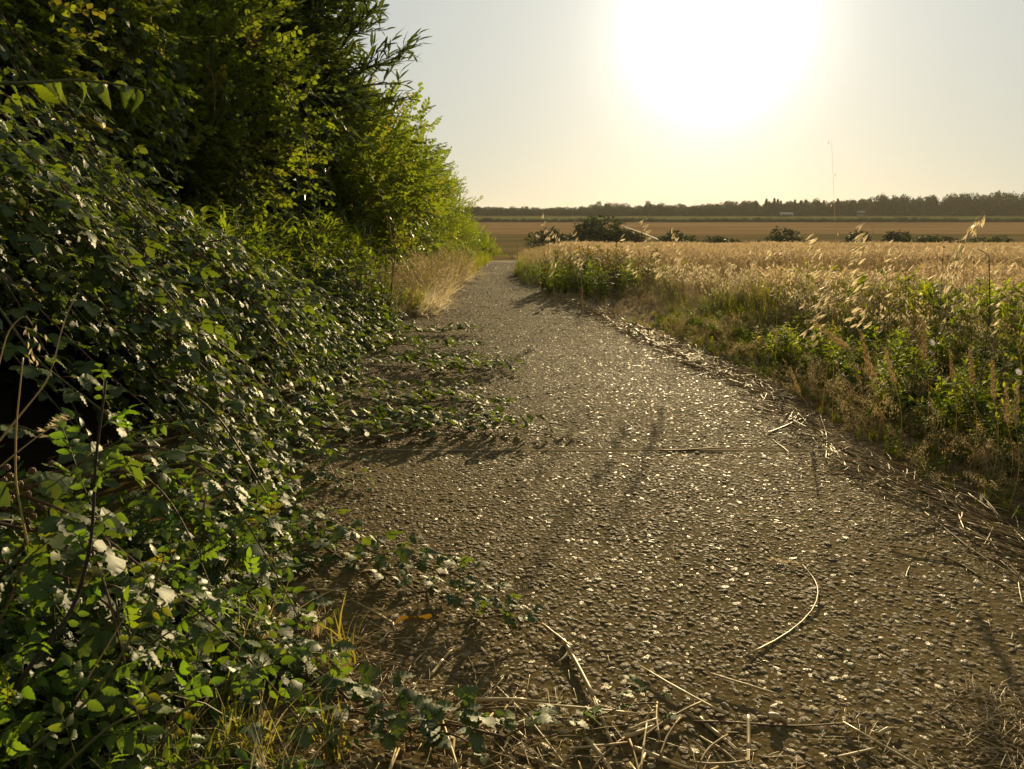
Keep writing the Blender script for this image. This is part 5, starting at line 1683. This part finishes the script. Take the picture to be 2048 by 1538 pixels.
# ------------------------------------------------------------------ the far side of the valley
def far_crown(k, conifer=False, n=1500, f=.085):
    """a tree crown of leaf clumps, one unit high"""
    r = np.random.default_rng(1200 + k)
    V, F = [], []
    lob = [(r.uniform(-.28, .28), r.uniform(-.28, .28), r.uniform(.3, .78), r.uniform(.16, .3)) for _ in range(9)] + [(0, 0, .5, .36), (.1, 0, .3, .34), (-.1, .05, .35, .34)]
    c = 0
    for i in range(n):
        if conifer:
            t = r.random() ** .8; rr_ = .20 * (1 - t) ** .9 * r.uniform(.55, 1.1) * (1 + .35 * math.sin(t * 34)); a = r.uniform(0, 6.28)
            p = np.array([rr_ * math.cos(a), rr_ * math.sin(a), .12 + .88 * t])
        else:
            x_, y_, z_, q = lob[r.integers(0, len(lob))]
            d = r.normal(0, 1, 3); d /= np.linalg.norm(d)
            p = np.array([x_, y_, z_]) + d * q * r.uniform(.7, 1.05)
            if p[2] < .02: p[2] = .02 + .05 * r.random()
        s_ = f * r.uniform(.5, 1.2) * (.6 if conifer else 1)
        a, b = r.normal(0, 1, 3), r.normal(0, 1, 3); a /= np.linalg.norm(a); b /= np.linalg.norm(b)
        V += [p, p + a * s_, p + b * s_]; F.append((c, c + 1, c + 2)); c += 3
    return tri_mesh('crown_%s' % 'abcdefgh'[k], np.array(V), np.array(F), [mFar], None, False)


CR = [far_crown(k) for k in range(5)]
CO = [far_crown(5 + k, True, 1300, .10) for k in range(2)]
TRK = tri_mesh('far_trunk', *tube([(0, 0, -.05), (.01, 0, .2), (0, .01, .5)], [.035, .028, .015], 5), [mBark])


def far_tree(x, y, z, h, w, lab, group=None, con=False, cat='tree', name='tree'):
    T_ = thing(name, (x, y, z), lab, cat, group)
    a = rng.uniform(0, 6.28)
    obj('trunk', TRK, T_, M4(RZ(a), (x, y, z), (h, h, h)))
    me = CO[rng.integers(0, 2)] if con else CR[rng.integers(0, 5)]
    obj('crown', me, T_, M4(RZ(a), (x, y, z), (w, w, h)))


def top_at(a, b, d_):
    return pd(a, b, d_)


VB = [(1195, 432, 58, 'largest dark tree in the valley, standing above the others'), (1232, 462, 40, 'bush joined to the right foot of the largest valley tree'), (1160, 470, 36, 'bush joined to the left foot of the largest valley tree'),
      (1100, 458, 46, 'round valley bush nearest the path, over the browned clump'), (1142, 474, 34, 'low valley bush between the round one and the largest tree'), (1272, 468, 30, 'valley bush right beside the largest tree, by the track'),
      (1345, 464, 42, 'valley bush behind the tallest wild oats'), (1370, 474, 30, 'low valley bush joined to the one behind the wild oats'), (1432, 476, 28, 'dark valley bush midway along the crop edge'), (1462, 480, 28, 'lowest valley bush midway along the crop edge'),
      (1574, 460, 40, 'pale loose valley tree left of the tall thin stalk'), (1522, 484, 16, 'tiny valley bush left of the pale loose tree'), (1708, 466, 34, 'dark valley bush behind the largest wild oat'), (1802, 466, 32, 'round dark valley bush right of the largest wild oat'),
      (1842, 476, 36, 'flat valley bush joined to the round dark one'), (1892, 476, 30, 'valley bush behind the knapweed heads'), (1950, 478, 44, 'long low valley bush under the leaning oat'), (2010, 476, 30, 'last valley bush towards the rim of the photograph')]
for a, b, w, lab in VB:
    d_ = 165 if b < 470 else 175
    p = pd(a, b - (5 if b > 440 else 1), d_); zb = float(G(d_)) - .3
    far_tree(p[0], d_, zb, p[2] - zb, w / FPX * d_ * 2.1, lab, 'bushes and trees along the valley bottom', cat='bush' if b > 440 else 'tree', name='valley_bush' if b > 440 else 'valley_tree')
# hedges between the fields
for name, lab, yy, z_off, a0, a1, hh_, ww in (('far_hedge', 'long dark clipped hedge between the two far fields', 505, 0, 940, 2200, 2.5, 3.0),):
    T_ = thing(name, (0, yy, float(G(yy))), lab, 'hedge')
    X0, X1 = (a0 - 1024) / FPX * yy, (a1 - 1024) / FPX * yy
    n = int((X1 - X0) / 2.1)
    Pq = np.stack([np.linspace(X0, X1, n) + rng.normal(0, .5, n), yy + rng.normal(0, .6, n), np.full(n, float(G(yy)) - .4)], 1)
    hs = hh_ * rng.uniform(.8, 1.2, n) * (1 + .35 * vnoise(Pq[:, 0] * .04, Pq[:, 0] * 0, 3))
    scatter('foliage', CR, Pq, rotz(rng.uniform(0, 6.28, n)), np.stack([np.full(n, 5.2), np.full(n, 5.2), hs], 1), None, T_)


SKY_X = [940, 1000, 1060, 1100, 1130, 1160, 1200, 1235, 1260, 1300, 1340, 1400, 1450, 1490, 1530, 1560, 1600, 1650, 1700, 1740, 1760, 1800, 1850, 1900, 1960, 2000, 2060, 2150]
SKY_Y = [417, 418, 419, 424, 423, 420, 410, 411, 416, 414, 415, 415, 409, 407, 408, 409, 408, 405, 408, 401, 396, 398, 397, 396, 389, 390, 393, 392]
for a in np.arange(935, 2130, 8.5):
    d_ = 655 + rng.uniform(-18, 22)
    b = np.interp(a, SKY_X, SKY_Y) + rng.normal(0, 2.4) - 5
    if a < 1150: b += 5
    p = pd(a + rng.normal(0, 3), b, d_); zb = float(G(d_)) - .5
    far_tree(p[0], d_, zb, max(4, p[2] - zb), rng.uniform(9, 15), 'tree in the long dark row along the far crest', 'trees of the row along the far crest')
for a, b in ((1298, 401), (1533, 398), (1549, 397), (1556, 399), (1562, 402), (1590, 400), (1602, 401), (1612, 400), (1648, 401), (1676, 398), (1700, 404), (1512, 402), (1706, 401)):
    d_ = 640 + rng.uniform(-8, 8); p = pd(a, b, d_); zb = float(G(d_)) - .5
    lone = a == 1298
    far_tree(p[0], d_, zb, p[2] - zb, (9 if lone else 15), 'crest tree with a round top standing above the row over the largest valley tree' if lone else 'pointed conifer standing above the row of trees on the far crest', 'conifers above the row along the far crest' if not lone else None, not lone)
for a in np.arange(930, 1210, 9):
    d_ = 1150 + rng.uniform(-20, 20); b = np.interp(a, [940, 1000, 1060, 1085, 1105, 1130, 1160, 1200], [414, 414, 417, 419, 413, 416, 420, 416]) + rng.normal(0, .6)
    p = pd(a, b, d_); zb = float(G(d_)) - 1
    far_tree(p[0], d_, zb, max(5, p[2] - zb), rng.uniform(16, 22), 'tree on the pale farther ridge beyond the dark row', 'trees of the farther ridge')
# scrub at the foot of the crest trees
n = 260
Xs = np.linspace(-40, 460, n)
T_ = thing('far_scrub', (100, 640, float(G(640))), 'dark scrub along the foot of the crest trees', 'scrub')
scatter('foliage', CR, np.stack([Xs + rng.normal(0, 1, n), 632 + rng.normal(0, 6, n), np.full(n, float(G(635)) - 1.2)], 1), rotz(rng.uniform(0, 6.28, n)), np.stack([np.full(n, 8.), np.full(n, 8.), rng.uniform(4.5, 8.5, n)], 1), None, T_)

# farm sheds among the crest trees
mRoof = plain('pale_roof', [(.26, .25, .22), (.32, .31, .28)], rough=.5, scale=2)
mWall = plain('shed_wall', [(.20, .18, .15), (.27, .24, .2)], rough=.8, scale=2)


def shed(lab, a, b, d_, L_, W_s, H):
    p = pd(a, b, d_); x, y, z = p[0], d_, p[2] - H
    T_ = thing('farm_shed', (x, y, z), lab, 'shed')
    V = np.array([(-L_ / 2, -W_s / 2, -2), (L_ / 2, -W_s / 2, -2), (L_ / 2, W_s / 2, -2), (-L_ / 2, W_s / 2, -2), (-L_ / 2, -W_s / 2, H * .6), (L_ / 2, -W_s / 2, H * .6), (L_ / 2, W_s / 2, H * .6), (-L_ / 2, W_s / 2, H * .6), (-L_ / 2, 0, H * .97), (L_ / 2, 0, H * .97)])
    F = [(0, 1, 5), (0, 5, 4), (1, 2, 6), (1, 6, 5), (2, 3, 7), (2, 7, 6), (3, 0, 4), (3, 4, 7), (4, 8, 7), (5, 6, 9)]
    obj('wall', tri_mesh('wall', V, np.array(F), [mWall], None, False), T_, M4(np.eye(3), (x, y, z)))
    for s_ in (-1, 1):
        V = np.array([(-L_ / 2 - .4, s_ * (W_s / 2 + .5), H * .6 - .15), (L_ / 2 + .4, s_ * (W_s / 2 + .5), H * .6 - .15), (L_ / 2 + .4, 0, H), (-L_ / 2 - .4, 0, H)])
        V = np.concatenate([V, V + [0, 0, .15]])
        F = [(0, 1, 2), (0, 2, 3), (4, 6, 5), (4, 7, 6), (0, 5, 1), (0, 4, 5), (1, 6, 2), (1, 5, 6), (0, 3, 7), (0, 7, 4)]
        obj('roof', tri_mesh('roof', V, np.array(F), [mRoof], None, False), T_, M4(np.eye(3), (x, y, z)))
    for q in (-.28, 0, .28):
        V = np.array([(q * L_ - .9, -W_s / 2 - .05, .2), (q * L_ + .9, -W_s / 2 - .05, .2), (q * L_ + .9, -W_s / 2 - .05, H * .45), (q * L_ - .9, -W_s / 2 - .05, H * .45)])
        obj('door', tri_mesh('door', V, np.array([(0, 1, 2), (0, 2, 3)]), [mTwig], None, False), T_, M4(np.eye(3), (x, y, z)))


shed('pale-roofed farm shed among the crest trees, the longer one', 1572, 425, 612, 9, 6, 3.2)
shed('pale-roofed farm shed glinting right of the thin tall stalk', 1722, 422, 612, 4, 4, 2.6)
# track and pole on the valley side
tk = np.array([[(a - 1024) / FPX * d_, d_] for a, d_ in ((1238, 420), (1250, 380), (1275, 320), (1300, 270), (1330, 225))])
tt_ = np.linspace(0, 4, 40); tx = np.interp(tt_, range(5), tk[:, 0]); ty = np.interp(tt_, range(5), tk[:, 1])
P = np.stack([np.stack([tx - .35, ty, G(ty) - .06 + .12], 1), np.stack([tx + .35, ty, G(ty) - .06 + .12], 1)], 1).reshape(-1, 3)
mTrack = plain('chalk_track', [(.24, .17, .09), (.28, .20, .11)], rough=.9, scale=1)
obj('track', tri_mesh('track', P, quads(2, 40), [mTrack]), kind='structure')
p = pd(1242, 456, 300); zb = float(G(300))
T_ = thing('wooden_pole', (p[0], 300, zb), 'thin wooden pole beside the pale track on the valley side', 'pole')
obj('post', tri_mesh('post', *tube([(p[0], 300, zb), (p[0], 300, p[2])], [.16, .12], 6), [mTwig]), T_)
obj('crossarm', tri_mesh('crossarm', *tube([(p[0] - .9, 300, p[2] - .5), (p[0] + .9, 300, p[2] - .5)], .07, 4), [mTwig]), T_)

# ------------------------------------------------------------------ haze
mh, nth, outh = new_mat('haze')
pv = nth.nodes.new('ShaderNodeVolumePrincipled')
pv.inputs['Color'].default_value = (.95, .90, .80, 1)
pv.inputs['Density'].default_value = HAZE = 0.0001
pv.inputs['Anisotropy'].default_value = 0.3
nth.links.new(pv.outputs[0], outh.inputs['Volume'])
x0, x1, y0, y1, z0, z1 = -1400, 1400, -30, 3600, -12, 45
V = np.array([(x, y, z) for z in (z0, z1) for y in (y0, y1) for x in (x0, x1)], float)
F = np.array([(0, 2, 3), (0, 3, 1), (4, 5, 7), (4, 7, 6), (0, 1, 5), (0, 5, 4), (2, 6, 7), (2, 7, 3), (0, 4, 6), (0, 6, 2), (1, 3, 7), (1, 7, 5)])
obj('haze', tri_mesh('haze', V, F, [mh], None, False), kind='stuff')
